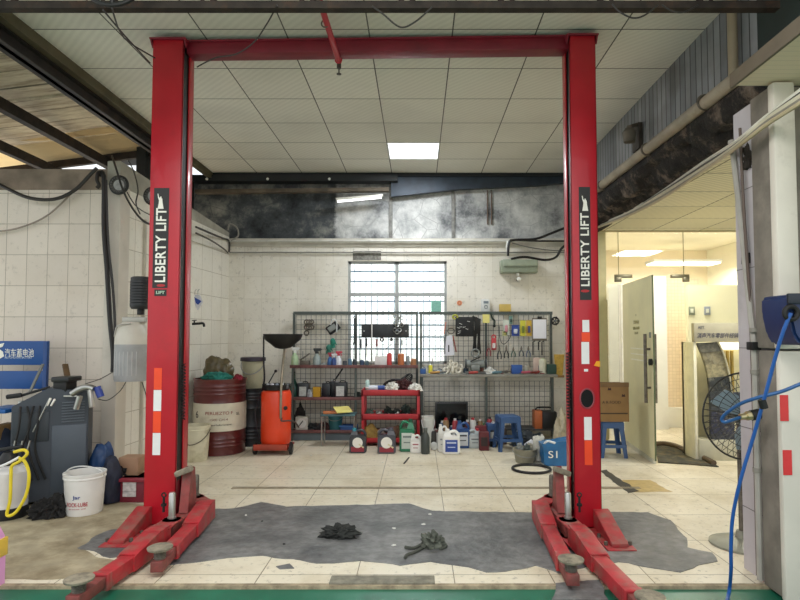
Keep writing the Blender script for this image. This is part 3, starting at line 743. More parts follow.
def flatcan(label, x,y,z,w,d,h,body,lab=None,rz=0,name='oil_can',cat='can',cap='cfcfcf'):
    t=thing(name,label,cat,(x,y,z),rz)
    mb=MB(); mb.box((0,0,h*.46),(w,d,h*.92),None,.008); mb.build('body',M(body,.35,0,.15,20),t,world=False)
    mb=MB(); mb.cyl((-w*.25,0,h*.92),(-w*.25,0,h),w*.14,n=12); mb.build('cap',M(cap,.4),t,world=False)
    mb=MB(); mb.tube([(-w*.05,0,h*.92),(0,0,h*1.0),(w*.28,0,h*1.0),(w*.36,0,h*.92)],.006,6,4); mb.build('handle',M(body,.35,0,.15,20),t,world=False)
    if lab:
        mb=MB(); mb.bb((-w*.3,-d/2-.002,h*.1),(w*.3,-d/2,h*.7)); mb.build('label',M(lab,.5,0,.2,40),t,world=False)
    return t
def wrench(label,x,y,ztop,L,m_,tilt=0.0,open_end=True):
    t=thing('wrench',label,'wrench',(x,y,ztop-L)); R=Matrix.Rotation(tilt,4,'Y')
    mb=MB(); mb.bb((-.008,-.003,.03),(.008,.003,L-.03),.002); mb.build('shaft',m_,t,world=False)
    mb=MB(); mb.torus((0,0,L-.02),.014,.006,'Y',n=16,k=6); mb.build('ring_end',m_,t,world=False)
    mb=MB(); mb.prism([(-.02,-.003,0),(-.008,-.003,.0),(-.007,-.003,.016),(.007,-.003,.016),(.008,-.003,0),(.02,-.003,0),(.018,-.003,.03),(.006,-.003,.04),(-.006,-.003,.04),(-.018,-.003,.03)],(0,.006,0)); mb.build('open_end',m_,t,world=False)
    return t
def screwdriver(label,x,y,ztop,L,col):
    t=thing('screwdriver',label,'screwdriver',(x,y,ztop-L))
    mb=MB(); mb.lathe((0,0,L*.55),[(.006,0),(.013,.01),(.011,L*.2),(.013,L*.42),(.006,L*.45)],10); mb.build('handle',M(col,.4),t,world=False)
    mb=MB(); mb.cyl((0,0,0),(0,0,L*.56),.004,n=8); mb.build('shaft',m_silver,t,world=False); return t
def pliers(label,x,y,ztop,L,col,name='pliers',spread=.022):
    t=thing(name,label,'pliers' if name=='pliers' else name,(x,y,ztop-L))
    for s in (-1,1):
        mb=MB(); mb.tube([(s*spread,0,0),(s*spread*1.1,0,L*.3),(s*.006,0,L*.6)],.0075,8,4); mb.build('handle',M(col,.45),t,world=False)
    mb=MB(); mb.prism([(-.012,-.005,L*.56),(.012,-.005,L*.56),(.014,-.005,L*.75),(.004,-.005,L),(-.004,-.005,L),(-.014,-.005,L*.75)],(0,.01,0),.002); mb.build('jaws',m_greasy,t,world=False); return t
def carton(label,x,y,z,w,d,h,col,rz=0,name='box',cat='box',flap=True,lab=None):
    t=thing(name,label,cat,(x,y,z),rz)
    mb=MB(); mb.box((0,0,h/2),(w,d,h),None,.003); mb.build('body',M(col,.7,0,.12,12),t,world=False)
    mb=MB(); mb.box((0,0,h+.001),(w*.98,d*.98,.004)); mb.build('lid',M(col,.6,0,.05,12),t,world=False)
    if lab:
        mb=MB(); mb.bb((-w*.34,-d/2-.002,h*.25),(w*.34,-d/2,h*.75)); mb.build('label',M(lab,.5,0,.1,40),t,world=False)
    return t
def rag(name,label,cat,c,size,col,seed,amp=.45,fr=4,rough=.9,kind=None):
    mb=MB(); mb.lump(c,size,seed,amp,fr,4); o=mb.build(name,M(col,rough,0,.35,14)); tag(o,label,cat); return o
def cable(label,pts,r,col,n=6,sm=8,name='cable',cat='cable',group=None,rough=.5):
    mb=MB(); mb.tube(pts,r,n,sm); o=mb.build(name,M(col,rough,0,.1)); tag(o,label,cat,group); return o
# ============================================================ BACK WALL FITTINGS
m_frame=M('555d59',.5,.2,.25,10,dirt=.3,dcol='5a4a3a',name='green_grey_frame')
m_shelf=M('7a4e4c',.6,0,.35,10,dirt=.5,dcol='4b403a',name='rust_red_shelf')
m_wire=M('454b48',.5,.3,.1,name='wire')
DM,DF=7.62,7.30
def X_(px,D): return at(px,336,D).x
def Z_(py,D): return at(418,py,D).z
def wires(mb,px0,px1,py0,py1,D,sx=5.0,r=.0024):
    xa,xb=X_(px0,D),X_(px1,D); zt,zb=Z_(py0,D),Z_(py1,D)
    n=int(round((px1-px0)/sx)); m_=int(round((py1-py0)/sx))
    for i in range(n+1): x=xa+(xb-xa)*i/n; mb.box((x,D,(zt+zb)/2),(r*2,r*2,zt-zb))
    for i in range(m_+1): z=zb+(zt-zb)*i/m_; mb.box(((xa+xb)/2,D-r*2,z),(xb-xa,r*2,r*2))
rk=thing('tool_rack','wire mesh tool rack with three narrow rusty shelves, left of and across the window','rack',(X_(355,DM),7.5,0))
def fpost(t,px,D,ytop,ybot=None,w=.03):
    x=X_(px,D); z0=0 if ybot is None else Z_(ybot,D)
    mb=MB(); mb.bb((x-w/2,D-.015,z0),(x+w/2,D+.015,Z_(ytop,D)),.003); mb.build('post',m_frame,t)
for px in (294,356,417): fpost(rk,px,DM+.03,313)
mb=MB(); mb.bb((X_(293,DM),DM+.01,Z_(314.5,DM)),(X_(418,DM),DM+.05,Z_(311.5,DM))); mb.build('top_rail',m_frame,rk)
mb=MB(); wires(mb,296,416,315,433,DM); mb.build('wire_mesh',m_wire,rk)
SH={}
for nm,px0,px1,py in (('a',290,418,365),('b',291,362,397),('c',291,404,430)):
    z=Z_(py,DF); SH[nm]=z
    mb=MB(); mb.bb((X_(px0,DF),DF,z-.035),(X_(px1,DF),DM-.01,z-.022)); mb.bb((X_(px0,DF),DF-.004,z-.04),(X_(px1,DF),DF+.004,z),.001); mb.bb((X_(px0,DF),DF+.004,z-.022),(X_(px1,DF),DM-.02,z-.018)); s_=mb.build('shelf',m_shelf,rk)
SA,SB,SC=SH['a']-.018,SH['b']-.018,SH['c']-.018
for px in (293,356): 
    x=X_(px,DF+.02); mb=MB(); mb.bb((x-.012,DF+.01,0),(x+.012,DF+.034,SA-.02)); mb.build('front_leg',m_frame,rk)
mb=MB(); mb.bb((X_(293,DF),DF+.05,0),(X_(358,DF),DF+.065,Z_(433,DF))); mb.build('skirt_board',M('6d7a80',.6,0,.25,5,name='blue_grey_board'),rk)
bn=thing('workbench','long grey worktop with mesh back panels under and above, right of the window','workbench',(X_(486,DM),7.5,0))
for px in (421,486,551): fpost(bn,px,DM+.03,313)
mb=MB(); mb.bb((X_(419,DM),DM+.01,Z_(314.5,DM)),(X_(553,DM),DM+.05,Z_(311.5,DM))); mb.build('top_rail',m_frame,bn)
mb=MB(); wires(mb,423,549,315,372,DM); mb.build('wire_mesh',m_wire,bn)
mb=MB(); wires(mb,424,549,381,427,DM); mb.build('wire_mesh',m_wire,bn)
ZB=Z_(374.5,DF)
mb=MB(); mb.bb((X_(420,DF),DF-.02,ZB-.035),(X_(557,DF),DM-.01,ZB),.004); mb.build('worktop',M('8d8a80',.6,0,.25,8,dirt=.4,dcol='5f574b',name='worktop'),bn)
for px in (422,486,552): x=X_(px,DF+.03); mb=MB(); mb.bb((x-.014,DF+.02,0),(x+.014,DF+.05,ZB-.035)); mb.build('leg',m_frame,bn)
ZL=Z_(429,DF)
mb=MB(); mb.bb((X_(424,DF),DF,ZL-.02),(X_(562,DF),DM-.01,ZL)); mb.build('lower_shelf',M('3f4246',.6,0,.3,8,name='dark_shelf'),bn)
# shelf A contents
DS=7.44
def sx(px): return X_(px,DS)
def sh(py0,py1): return (py1-py0)/F*DS
spray_bottle('pale green spray bottle at the left end of the top shelf',sx(295),DS,SA,sh(346,364.5),'b7d0a8','e8eae6',.05)
t=thing('hand_vise','grey metal clamp lying between two spray bottles on the top shelf','clamp',(sx(305),DS,SA))
mb=MB(); mb.box((sx(305),DS,SA+.035),(.12,.08,.07),None,.01); mb.build('body',m_greasy,t)
mb=MB(); mb.bar((sx(300),DS,SA+.07),(sx(310),DS,SA+.16),.02,.02,.004); mb.build('jaw',m_greasy,t)
mb=MB(); mb.cyl((sx(303),DS,SA+.1),(sx(303),DS,SA+.19),.008); mb.build('screw',m_silver,t)
spray_bottle('clear grey spray bottle with dark trigger near the left end of the top shelf',sx(317),DS,SA,sh(347,364.5),'9aa7a6','2b2f31',.055)
spray_bottle('small blue bottle with red trigger on the top shelf under the green gloves',sx(330),DS+.03,SA,.17,'3f6fae','b33a4a',.04)
spray_bottle('white bottle with red trigger on the top shelf left of the window edge',sx(339),DS-.03,SA,.19,'dfe2ea','c2354a',.042)
spray_bottle('dark blue bottle between two white-topped bottles on the top shelf',sx(334.5),DS-.05,SA,.16,'2c4a86','e5e5ea',.036)
rag('cloth','pair of small grey cloths lying beside the clamp on the top shelf','cloth',(sx(324),DS-.04,SA),(.05,.05,.03),'8b8f8c',5)
for i,(px,h,c,l) in enumerate(((345,.07,'4b5157','low dark tin'),(350,.10,'5c7f99','blue-grey jar'),(355,.09,'37424a','black jar'),(362,.08,'3a506e','navy jar'),(367,.07,'536872','slate jar'))):
    can('%s in the row left of the white box on the top shelf'%l,sx(px),DS,SA,.027,h,c,'8f9698',name='jar',cat='jar')
carton('white low box on the top shelf in front of the window',sx(381),DS,SA,.155,.12,.12,'e6e4e2')
can('red spray can beside the white box on the top shelf',sx(389.5),DS,SA,.032,sh(352,365),'c03a3a','a8332f')
can('orange-brown bottle with a white cap on the top shelf before the window stile',sx(401),DS,SA,.042,sh(352,365),'c27242','eeeae4',name='bottle',cat='bottle')
can('grey thin can near the right end of the top shelf',sx(408),DS+.04,SA,.022,.13,'8f9697','444444')
can('copper coloured tin at the right end of the top shelf',sx(413.5),DS,SA,.035,.10,'b07a52','dddddd')
# hanging on left mesh
DH=7.585
def hx(px): return X_(px,DH)
def hz(py): return Z_(py,DH)
t=thing('chain_bundle','bundle of grey chain hung high at the left of the wire mesh','chain',(hx(309),DH,hz(336)))
for k in range(7):
    mb=MB(); u=k%3; v=k//3; mb.torus((hx(306.5+u*2.6),DH-.01*u,hz(322+v*5.5)),.03,.010,(Vector((math.cos(k),.5*math.sin(k),math.sin(k))).normalized(),Vector((-math.sin(k),.2,math.cos(k))).normalized()),n=14,k=5); mb.build('link',m_greasy,t)
t=thing('welding_mask','black square mask with a grey face hung on the mesh','mask',(hx(333),DH,hz(337)))
c=Vector((hx(333),DH,hz(328)))
mb=MB(); R=Matrix.Rotation(math.radians(-35),4,'Y'); mb.box(c,(.17,.03,.12),R,.008); mb.build('shell',m_black,t)
mb=MB(); mb.box(c+Vector((-.01,-.018,.0)),(.11,.006,.07),R,.003); mb.build('face',M('8f9490',.5,.2),t)
mb=MB(); mb.tube([c+Vector((-.03,-.02,.04)),c+Vector((0,-.03,.11)),c+Vector((.05,-.03,.08)),c+Vector((.05,-.02,-.06))],.009,6,5); mb.build('strap',M('d5d8d6',.6),t)
t=thing('work_gloves','green work gloves hanging below the black mask','gloves',(hx(334),DH,hz(352)))
for i,(px,py,col) in enumerate(((333,342,'2f8a74'),(329,348,'3a7d6c'))):
    g=Vector((hx(px),DH-.02,hz(py))); mb=MB(); mb.lump(g-Vector((0,0,.05)),(.035,.02,.05),i+2,.2,2,3,False)
    for k in range(4): mb.tube([g+Vector((-.022+.015*k,0,-.03)),g+Vector((-.026+.018*k,-.004,-.085+abs(k-1.5)*.008))],.009,7)
    mb.tube([g+Vector((.028,0,0)),g+Vector((.05,0,-.04))],.009,7); mb.build('glove',M(col,.8,0,.2),t)
wrench('long dark wrench hung beside the left edge of the window',hx(354.5),DH,hz(316),(345-316)/F*DH,M('343a3c',.4,.6))
t=thing('steel_bar_rack','long black magnetic strip mounted across the window mesh','tool holder',(hx(385),DH,hz(337)))
mb=MB(); mb.bb((hx(361.5),DH-.0,hz(337.5)),(hx(409),DH+.02,hz(324)),.003); mb.build('strip',M('34383a',.5,.2,.4,6,dirt=.4,dcol='6b5a4e',name='strip'),t)
for px in (364,406): mb=MB(); mb.cyl((hx(px),DH-.004,hz(331)),(hx(px),DH+.001,hz(331)),.008,n=10); mb.build('screw',m_silver,t)
wrench('long silver wrench hanging in front of the black strip',hx(372),DH-.02,hz(319),(363-319)/F*DH,m_silver)
for i,(px,ya,yb,col,l) in enumerate(((361,339,359,'4b5256','grey-handled screwdriver, leftmost below the black strip'),(366.5,338,357,'2e3438','black screwdriver, second from the left below the black strip'),(377,339,356,'8f4a4e','maroon screwdriver right of the long silver wrench'),(402,340,352,'b0b4b4','pale screwdriver hanging below the silver chain'))):
    screwdriver(l,hx(px),DH-.01,hz(ya),(yb-ya)/F*DH,col)
for px,py,l in ((382,339.5,'black rubber ring hanging below the middle of the black strip'),(391.5,339.5,'small black ring hanging right of the middle of the black strip')):
    mb=MB(); mb.torus((hx(px),DH-.015,hz(py)),.021 if px<385 else .013,.009,'Y',n=20); tag(mb.build('rubber_ring',m_black),l,'ring')
mb=MB(); mb.cyl((hx(386),DH-.015,hz(349)),(hx(393),DH-.015,hz(343)),.004); tag(mb.build('hook_rod',m_black),'short thin black rod slanting against the window mesh','rod')
t=thing('chain_hoist','silver bundle of chain and hooks hung over the window stile','chain',(hx(398),DH,hz(337)))
for k in range(11):
    a=k*1.3; mb=MB(); mb.torus((hx(395+ (k%4)*2.2),DH-.02-.01*(k%2),hz(316+ (k//4)*7+ (k%2)*2)),.026,.008,(Vector((math.cos(a),.4,math.sin(a))).normalized(),Vector((-math.sin(a),.3,math.cos(a))).normalized()),n=12,k=5); mb.build('link',M('9b9d98',.35,.7,.3),t)
# shelf B
flat=flatcan
t=thing('glass_bottle','dark green round bottle with a long neck at the left of the middle shelf','bottle',(sx(294.5),DS,SB))
mb=MB(); mb.lathe((sx(294.5),DS,SB),[(.05,0),(.056,.01),(.056,.14),(.03,.20),(.014,.24),(.013,.31),(.016,.315)],18); mb.build('body',M('23483d',.15,0,.05),t)
mb=MB(); mb.cyl((sx(294.5),DS,SB+.31),(sx(294.5),DS,SB+.33),.014,n=10); mb.build('cap',m_black,t)
flat('black square oil can with a pale side label, second on the middle shelf',sx(304),DS,SB,.15,.11,.20,'20262a','c8ccc8')
rag('plastic_bag','small silver crumpled bag on the middle shelf left of the yellow box','bag',(sx(311),DS-.06,SB),(.035,.03,.08),'b9bcc2',8,.3,3,.3)
carton('yellow box on the middle shelf',sx(317.5),DS,SB,.095,.08,.13,'d9a72a')
flat('black can right of the yellow box on the middle shelf',sx(327),DS,SB,.11,.1,.20,'1b2027')
flat('black can in the middle of three beside the white-labelled one, middle shelf',sx(333),DS+.06,SB,.08,.08,.22,'262b30')
flat('black can with a white label on the middle shelf',sx(341),DS,SB,.17,.11,.21,'15191e','d6d9d6')
mb=MB(); mb.bar((sx(336),DS-.02,SB+.235),(sx(343),DS+.0,SB+.37),.018,.02,.004); tag(mb.build('black_stick',m_black),'black stick leaning up out of the cans on the middle shelf','stick')
rag('cloth','small dark lump of cloth at the right end of the middle shelf','cloth',(sx(358),DS,SB),(.05,.05,.05),'2f3a38',3)
# shelf C
t=thing('shop_scale','white square dial gauge with a black hand on the lowest shelf','gauge',(sx(303),DS,SC))
mb=MB(); mb.box((sx(303),DS,SC+.085),(.16,.10,.17),None,.012); mb.build('case',M('dcd8cc',.5,0,.1),t)
mb=MB(); mb.tube([(sx(303),DS-.05,SC+.09),(sx(303),DS-.054,SC+.09)],.06,20); mb.build('dial',M('f2f1ea',.4),t)
mb=MB(); mb.bar((sx(301),DS-.058,SC+.06),(sx(304.5),DS-.058,SC+.12),.004,.012); mb.build('hand',m_black,t)
rag('tool_bag','dark brown bag behind the white gauge on the lowest shelf','bag',(sx(299),DS+.1,SC),(.08,.05,.22),'2c2623',11,.3)
rag('cable_heap','heap of dark leads right of the white gauge on the lowest shelf','cable',(sx(316),DS,SC),(.12,.08,.06),'3a3d3d',12,.6,6)
rag('cloth','reddish brown cloth heap on the lowest shelf next to the leads','cloth',(sx(325),DS+.05,SC),(.06,.06,.07),'6c4a48',13,.5)
t=thing('bucket','teal bucket on the lowest shelf under the orange folder','bucket',(sx(336),DS,SC))
mb=MB(); mb.lathe((sx(336),DS,SC),[(.075,0),(.095,.17),(.098,.17),(.098,.18),(.09,.18),(.07,.01)],22); mb.build('body',M('3c7f86',.5),t)
mb=MB(); mb.tube([(sx(336)-.096,DS,SC+.17),(sx(336)-.05,DS-.08,SC+.13),(sx(336)+.05,DS-.08,SC+.13),(sx(336)+.096,DS,SC+.17)],.004,6,5); mb.build('handle',m_silver,t)
t=thing('crate','low blue plastic tray right of the teal bucket on the lowest shelf','tray',(sx(350),DS-.02,SC))
mb=MB(); mb.bb((sx(342),DS-.12,SC),(sx(358),DS+.08,SC+.01)); 
for a_,b_ in (((342,-.12),(358,-.11)),((342,.07),(358,.08))): mb.bb((sx(a_[0]),DS+a_[1],SC),(sx(b_[0]),DS+b_[1],SC+.06))
mb.bb((sx(342),DS-.12,SC),(sx(342)+.01,DS+.08,SC+.06)); mb.bb((sx(358)-.01,DS-.12,SC),(sx(358),DS+.08,SC+.06)); mb.build('body',M('2c62a8',.45),t)
mb=MB(); mb.bb((sx(341),DS-.13,SC+.055),(sx(359),DS-.118,SC+.07)); mb.build('rim',M('3b74b8',.45),t)
# folders on a steel stand in front of the lowest shelf
st=thing('steel_stool','small stool on thin steel legs in front of the lowest shelf','stool',(X_(338,7.1),7.1,0))
zt=Z_(414,7.0)
mb=MB(); mb.bb((X_(322,7.0),6.93,zt-.02),(X_(356,7.0),7.2,zt),.004); mb.build('seat',M('4b6b70',.5,0,.2),st)
for x in (X_(323,7),X_(355,7)):
    for y in (6.95,7.18): mb=MB(); mb.cyl((x,y,0),(x,y,zt-.02),.009,n=8); mb.build('leg',m_silver,st)
mb=MB(); R=Matrix.Rotation(.5,4,'Z')@Matrix.Rotation(.35,4,'X'); mb.box((X_(343,7.0),7.03,zt+.05),(.2,.16,.006),R); o=mb.build('folder',M('e6da7c',.6)); tag(o,'pale yellow folder lying open on the small steel stool','folder')
mb=MB(); mb.box((X_(330,7.0),7.06,zt+.012),(.17,.14,.022),.2,.003); o=mb.build('folder',M('cc7a4a',.6)); tag(o,'orange folder lying left of the yellow one on the small stool','folder')
# conduits along the wall
m_cond=M('cfcdc4',.5,0,.12,6,dirt=.2,name='white_conduit')
a=at(229,241,DB-.06); b=at(560,241,DB-.06)
cd=thing('conduit_pipe','upper white conduit running along the back wall below the sooty plaster','pipe',(0,DB-.06,a.z))
mb=MB(); mb.cyl((a.x,DB-.06,a.z),(b.x+.3,DB-.06,a.z),.016,n=10); mb.build('pipe',m_cond,cd)
for px in (255,330,391,453,509): x=X_(px,DB-.06); mb=MB(); mb.box((x,DB-.045,a.z),(.02,.05,.045)); mb.build('clip',m_cond,cd)
z2=Z_(252.5,DB-.03)
cd=thing('conduit_pipe','lower thin conduit running along the back wall above the window','pipe',(0,DB-.03,z2))
mb=MB(); mb.cyl((a.x,DB-.03,z2),(b.x+.3,DB-.03,z2),.010,n=8); mb.build('pipe',M('8d8b83',.5),cd)
for px in (300,391,470): x=X_(px,DB-.03); mb=MB(); mb.box((x,DB-.015,z2),(.016,.03,.03)); mb.build('clip',m_cond,cd)
# side wall conduits (down the left wall)
P=lambda px,py,D: at(px,py,D)
cable('dark cable running back along the top of the left side wall',[P(196,227,6.3),P(210,233,6.9),P(222,238,7.4),P(229,241,7.68),P(229,252,7.68)],.012,'3e3a36')
cable('second dark cable below the first on the left side wall',[P(196,233,6.3),P(212,241,6.9),P(224,249,7.45),P(228,253,7.66)],.010,'4b453e')
cable('grey cable looping up onto the sooty plaster in the back left corner',[P(231,241,7.68),P(238,236,7.7),P(237,228,7.72),P(230,224,7.74),P(228,230,7.74)],.012,'9a968c')
# timber batten with a fluorescent tube
t=thing('tube_light','white fluorescent tube fixed under the right end of the timber batten','tube light',(X_(359,7.5),7.55,Z_(198,7.5)))
mb=MB(); p=at(336,199.5,7.55); q=at(383,195.5,7.55); mb.bar(p,q,.05,.035,.008); mb.build('housing',M('e2dfd5',.5,0,.1),t)
mb=MB(); mb.cyl(p+Vector((0.02,-.01,-.03)),q+Vector((-.02,-.01,-.03)),.014); mb.build('tube',M('ffffff',.3,emit=1.6,name='tube_glow'),t)
mb=MB(); p=at(196,192,7.6); q=at(389,190,7.6); mb.bar(p,q,.10,.05,.004); o=mb.build('timber_batten',M('6e6253',.8,0,.4,6,dirt=.5,dcol='37322c')); tag(o,'long dirty timber batten below the black ceiling edge on the left','batten')
mb=MB(); mb.prism([at(391,175,7.64),at(580,175,7.64),at(580,181,7.64),at(540,185,7.64),at(460,189,7.64),at(391,196.5,7.64)],(0,.08,0)); o=mb.build('steel_angle',M('2f3a46',.5,.2,.3)); tag(o,'dark blue-grey steel web tapering to the right under the ceiling','steel beam')
for px,l in ((206,'small white lamp holder on the black ceiling edge, leftmost'),(267,'small white lamp holder on the black ceiling edge, middle one'),(329,'small white lamp holder on the black ceiling edge nearest the light panel')):
    p=at(px,178,7.5); mb=MB(); mb.lathe((p.x,7.53,p.z),[(.0,-.025),(.012,-.02),(.02,0),(.006,.014),(0,.014)],10); tag(mb.build('lamp_holder',m_white),l,'lamp holder')
# junction box + cables
jb=thing('junction_box','grey-green electrical box on the back wall below the conduits','electrical box',(X_(519,7.6),7.68,Z_(273,7.65)))
a=at(501,260,7.6); b=at(538,272.5,7.6)
mb=MB(); mb.bb((a.x,7.6,b.z),(b.x,DB,a.z),.008); mb.build('body',M('8e9884',.5,0,.15,8,dirt=.3,dcol='5d5b48'),jb)
mb=MB(); a=at(503,259.5,7.59); b=at(537,266,7.59); mb.bb((a.x,7.575,b.z),(b.x,7.6,a.z),.006); mb.build('cover',M('9ba591',.5,0,.15,8),jb)
mb=MB(); mb.cyl((X_(519,7.6),7.66,Z_(273,7.65)),(X_(519,7.6),7.66,Z_(276,7.65)),.02,n=12); mb.build('lamp_neck',m_white,jb)
wl=thing('wall_lamp','round white knob light under the grey-green electrical box','lamp',(X_(520,7.62),7.66,Z_(281,7.62)))
mb=MB(); mb.sphere((X_(520,7.62),7.66,Z_(278.8,7.62)),.032,2); mb.build('globe',M('f3f2ea',.3),wl)
mb=MB(); mb.cyl((X_(520,7.62),7.68,Z_(278.8,7.62)),(X_(520,7.62),DB,Z_(278.8,7.62)),.022,n=12); mb.build('base',m_black,wl)
cable('thick black cable rising to the right from the electrical box',[P(508,256,7.6),P(509,243,7.6),P(514,240,7.6),P(535,239,7.6),P(552,233,7.6),P(572,225,7.6)],.018,'171717')
cable('black cable sagging right from the electrical box behind the post',[P(511,259,7.58),P(525,257,7.58),P(545,260,7.58),P(556,257,7.58),P(562,248,7.58),P(575,238,7.58)],.017,'161616')
cable('pale conduit bend beside the electrical box',[P(508,241,7.62),P(507,247,7.62),P(509,256,7.62),P(511,259,7.62)],.018,'dedcd4')
cable('straight black cable along the wall above the electrical box',[P(510,240,7.64),P(540,241,7.64),P(575,241,7.64)],.012,'22211f')
cable('thin grey wire dangling right of the electrical box',[P(512,243,7.62),P(528,247,7.62),P(548,250,7.62),P(570,251,7.62)],.008,'77756d')
# little wall items right
t=thing('wall_meter','small white electricity meter above the top rail','meter',(X_(485,DB-.04),DB-.04,Z_(311,DB)))
mb=MB(); a=at(481.5,299,DB-.06); b=at(490,312,DB-.06); mb.bb((a.x,DB-.06,b.z),(b.x,DB,a.z),.006); mb.build('case',M('d9dbd8',.4),t)
mb=MB(); c=at(486,307,DB-.06); mb.torus((c.x,DB-.063,c.z),.022,.004,'Y',n=18,k=5); mb.build('dial_ring',M('6f7a80',.4),t)
mb=MB(); a=at(483.5,301,DB-.06); b=at(488.5,303.5,DB-.06); mb.bb((a.x,DB-.063,b.z),(b.x,DB-.06,a.z)); mb.build('display',M('7b8890',.4),t)
t=thing('round_badge','round orange sticker on the back wall right of the window','sticker',(X_(460,DB),DB,Z_(306,DB)))
c=at(459.5,303,DB); mb=MB(); mb.tube([(c.x,DB-.001,c.z),(c.x,DB-.004,c.z)],.036,20); mb.build('disc',M('e9a27c',.5),t)
mb=MB(); mb.torus((c.x,DB-.005,c.z),.02,.004,'Y',n=20,k=5); mb.build('ring',M('c5683c',.5),t)
mb=MB(); a=at(431,301,DB+.02); b=at(441,312,DB+.02); mb.bb((a.x,DB+.01,b.z),(b.x,DB+.014,a.z)); o=mb.build('notice',M('86bfae',.5,0,.2,60)); tag(o,'small green notice stuck in the upper right of the window','notice')
carton('small yellow box on top of the right top rail',X_(505.5,DM),DM+.03,Z_(311.5,DM),.15,.07,.095,'c9ad5e')
# ============================================================ RIGHT BENCH: hanging
DH=7.585
def htag(mb,name,mat,label,cat,group=None): return tag(mb.build(name,mat),label,cat,group)
# black tool roll / harness
t=thing('hose_bundle','bundle of black hoses and straps hung left of the middle bench post','hose',(hx(476),DH,hz(356)))
mb=MB()
for k in range(6):
    x=hx(473+k*1.4); mb.tube([(x,DH-.02,hz(316+k*.6)),(x+.01*math.sin(k),DH-.05,hz(328)),(x+.012*math.cos(k*2),DH-.03,hz(340)),(x,DH-.02,hz(351+k*.5))],.012,6,5)
mb.build('hoses',m_black,t)
mb=MB(); mb.torus((hx(475),DH-.03,hz(353)),.05,.012,'Y',n=20); mb.build('coil',M('8d918c',.5,.3),t)
t=thing('tool_pouch','black tool pouch with small silver bits hung right of the window','pouch',(hx(464),DH,hz(337)))
mb=MB(); a=Vector((hx(455.5),DH-.05,hz(336.5))); b=Vector((hx(473),DH-.005,hz(318))); mb.bb(a,b,.01); mb.build('body',M('1a1b1c',.7,0,.4,20),t)
random.seed(11)
for k in range(9):
    x=hx(458+random.random()*13); z=hz(320+random.random()*14); mb=MB(); mb.bar((x-.018,DH-.055,z),(x+.018,DH-.055,z+.016*random.uniform(-1,1)),.008,.008); mb.build('bit',m_silver,t)
mb=MB(); mb.bb((hx(455),DH-.03,hz(319)),(hx(477),DH-.01,hz(317)),.002); mb.build('strap',m_black,t)
t=thing('paper_sheet','white paper sheet hung between red handles at the right edge of the window','paper',(hx(450),DH,hz(356)))
mb=MB(); mb.prism([(hx(446.5),DH-.02,hz(336)),(hx(451.5),DH-.02,hz(335)),(hx(454.5),DH-.02,hz(355)),(hx(444),DH-.02,hz(356))],(0,-.003,0)); mb.build('sheet',M('dcdce4',.6,0,.1),t)
mb=MB(); mb.bb((hx(448),DH-.026,hz(352)),(hx(449.2),DH-.0235,hz(345)),0); mb.build('mark',m_black,t)
for i,(p,q,col,l) in enumerate((((444,334),(446,322),'c9785e','copper-red handle left of the white paper sheet'),((453,336),(456,352),'9c4038','dark red handle right of the white paper sheet'),((444,337),(444.6,354),'5c6066','grey file hanging along the left edge of the white paper'))):
    mb=MB(); mb.bar((hx(p[0]),DH-.03,hz(p[1])),(hx(q[0]),DH-.03,hz(q[1])),.022,.014,.005); htag(mb,'file_tool',M(col,.45),l,'handle')
mb=MB(); mb.torus((hx(451),DH-.02,hz(331)),.035,.006,'Y',n=20,k=6,sx=1.3); htag(mb,'cable_loop',m_greasy,'grey wire loop hung above the white paper sheet','wire')
t=thing('yellow_tape','roll of yellow-green tape hung on the top rail right of the window','tape',(hx(455),DH,hz(320)))
mb=MB(); mb.torus((hx(455),DH-.03,hz(317)),.025,.012,'Y',n=20,sx=1.3); mb.build('roll',M('b5b544',.5),t)
mb=MB(); mb.torus((hx(455),DH-.03,hz(317)),.014,.004,'Y',n=16,k=5,sx=1.3); mb.build('core',M('6b5a42',.7),t)
mb=MB(); mb.bb((hx(482.5),DH-.02,hz(323)),(hx(489.5),DH-.016,hz(314.5))); htag(mb,'note',M('e3d983',.6),'yellow paper note pinned on the rail above the middle post','note')
# red clamp pliers etc.
t=thing('caliper','red handled clamp meter hung right of the middle bench post','clamp meter',(hx(493.5),DH,hz(357)))
mb=MB(); mb.bb((hx(491),DH-.04,hz(350)),(hx(496),DH-.01,hz(338)),.012); mb.build('body',M('b5343a',.4),t)
mb=MB(); mb.torus((hx(493.5),DH-.025,hz(337)),.025,.009,'Y',n=18); mb.build('jaw',M('b5343a',.4),t)
mb=MB(); mb.bb((hx(492),DH-.043,hz(348)),(hx(495),DH-.04,hz(343))); mb.build('display',M('d8d4cf',.3),t)
for px,ya,yb,col,l in ((488.5,343,356,'8f2e36','dark red pliers hung left of the red clamp meter'),(499,345,359,'22252a','black pliers nearest the red clamp meter'),(506,345,358,'191b1f','black pliers, second from the red clamp meter'),(513,347,357,'3d5f56','green pliers right of the two black ones'),(521,346,356,'55585f','grey pliers under the blue packet'),(528,346,357,'5d6a7f','blue-grey pliers under the yellow packets')):
    pliers(l,hx(px),DH-.02,hz(ya),(yb-ya)/F*DH,col)
cable('thin black lead looping above the two black pliers',[(hx(499),DH-.02,hz(326)),(hx(500),DH-.03,hz(340)),(hx(504),DH-.03,hz(344)),(hx(510),DH-.02,hz(337)),(hx(511),DH-.02,hz(330))],.005,'26262a')
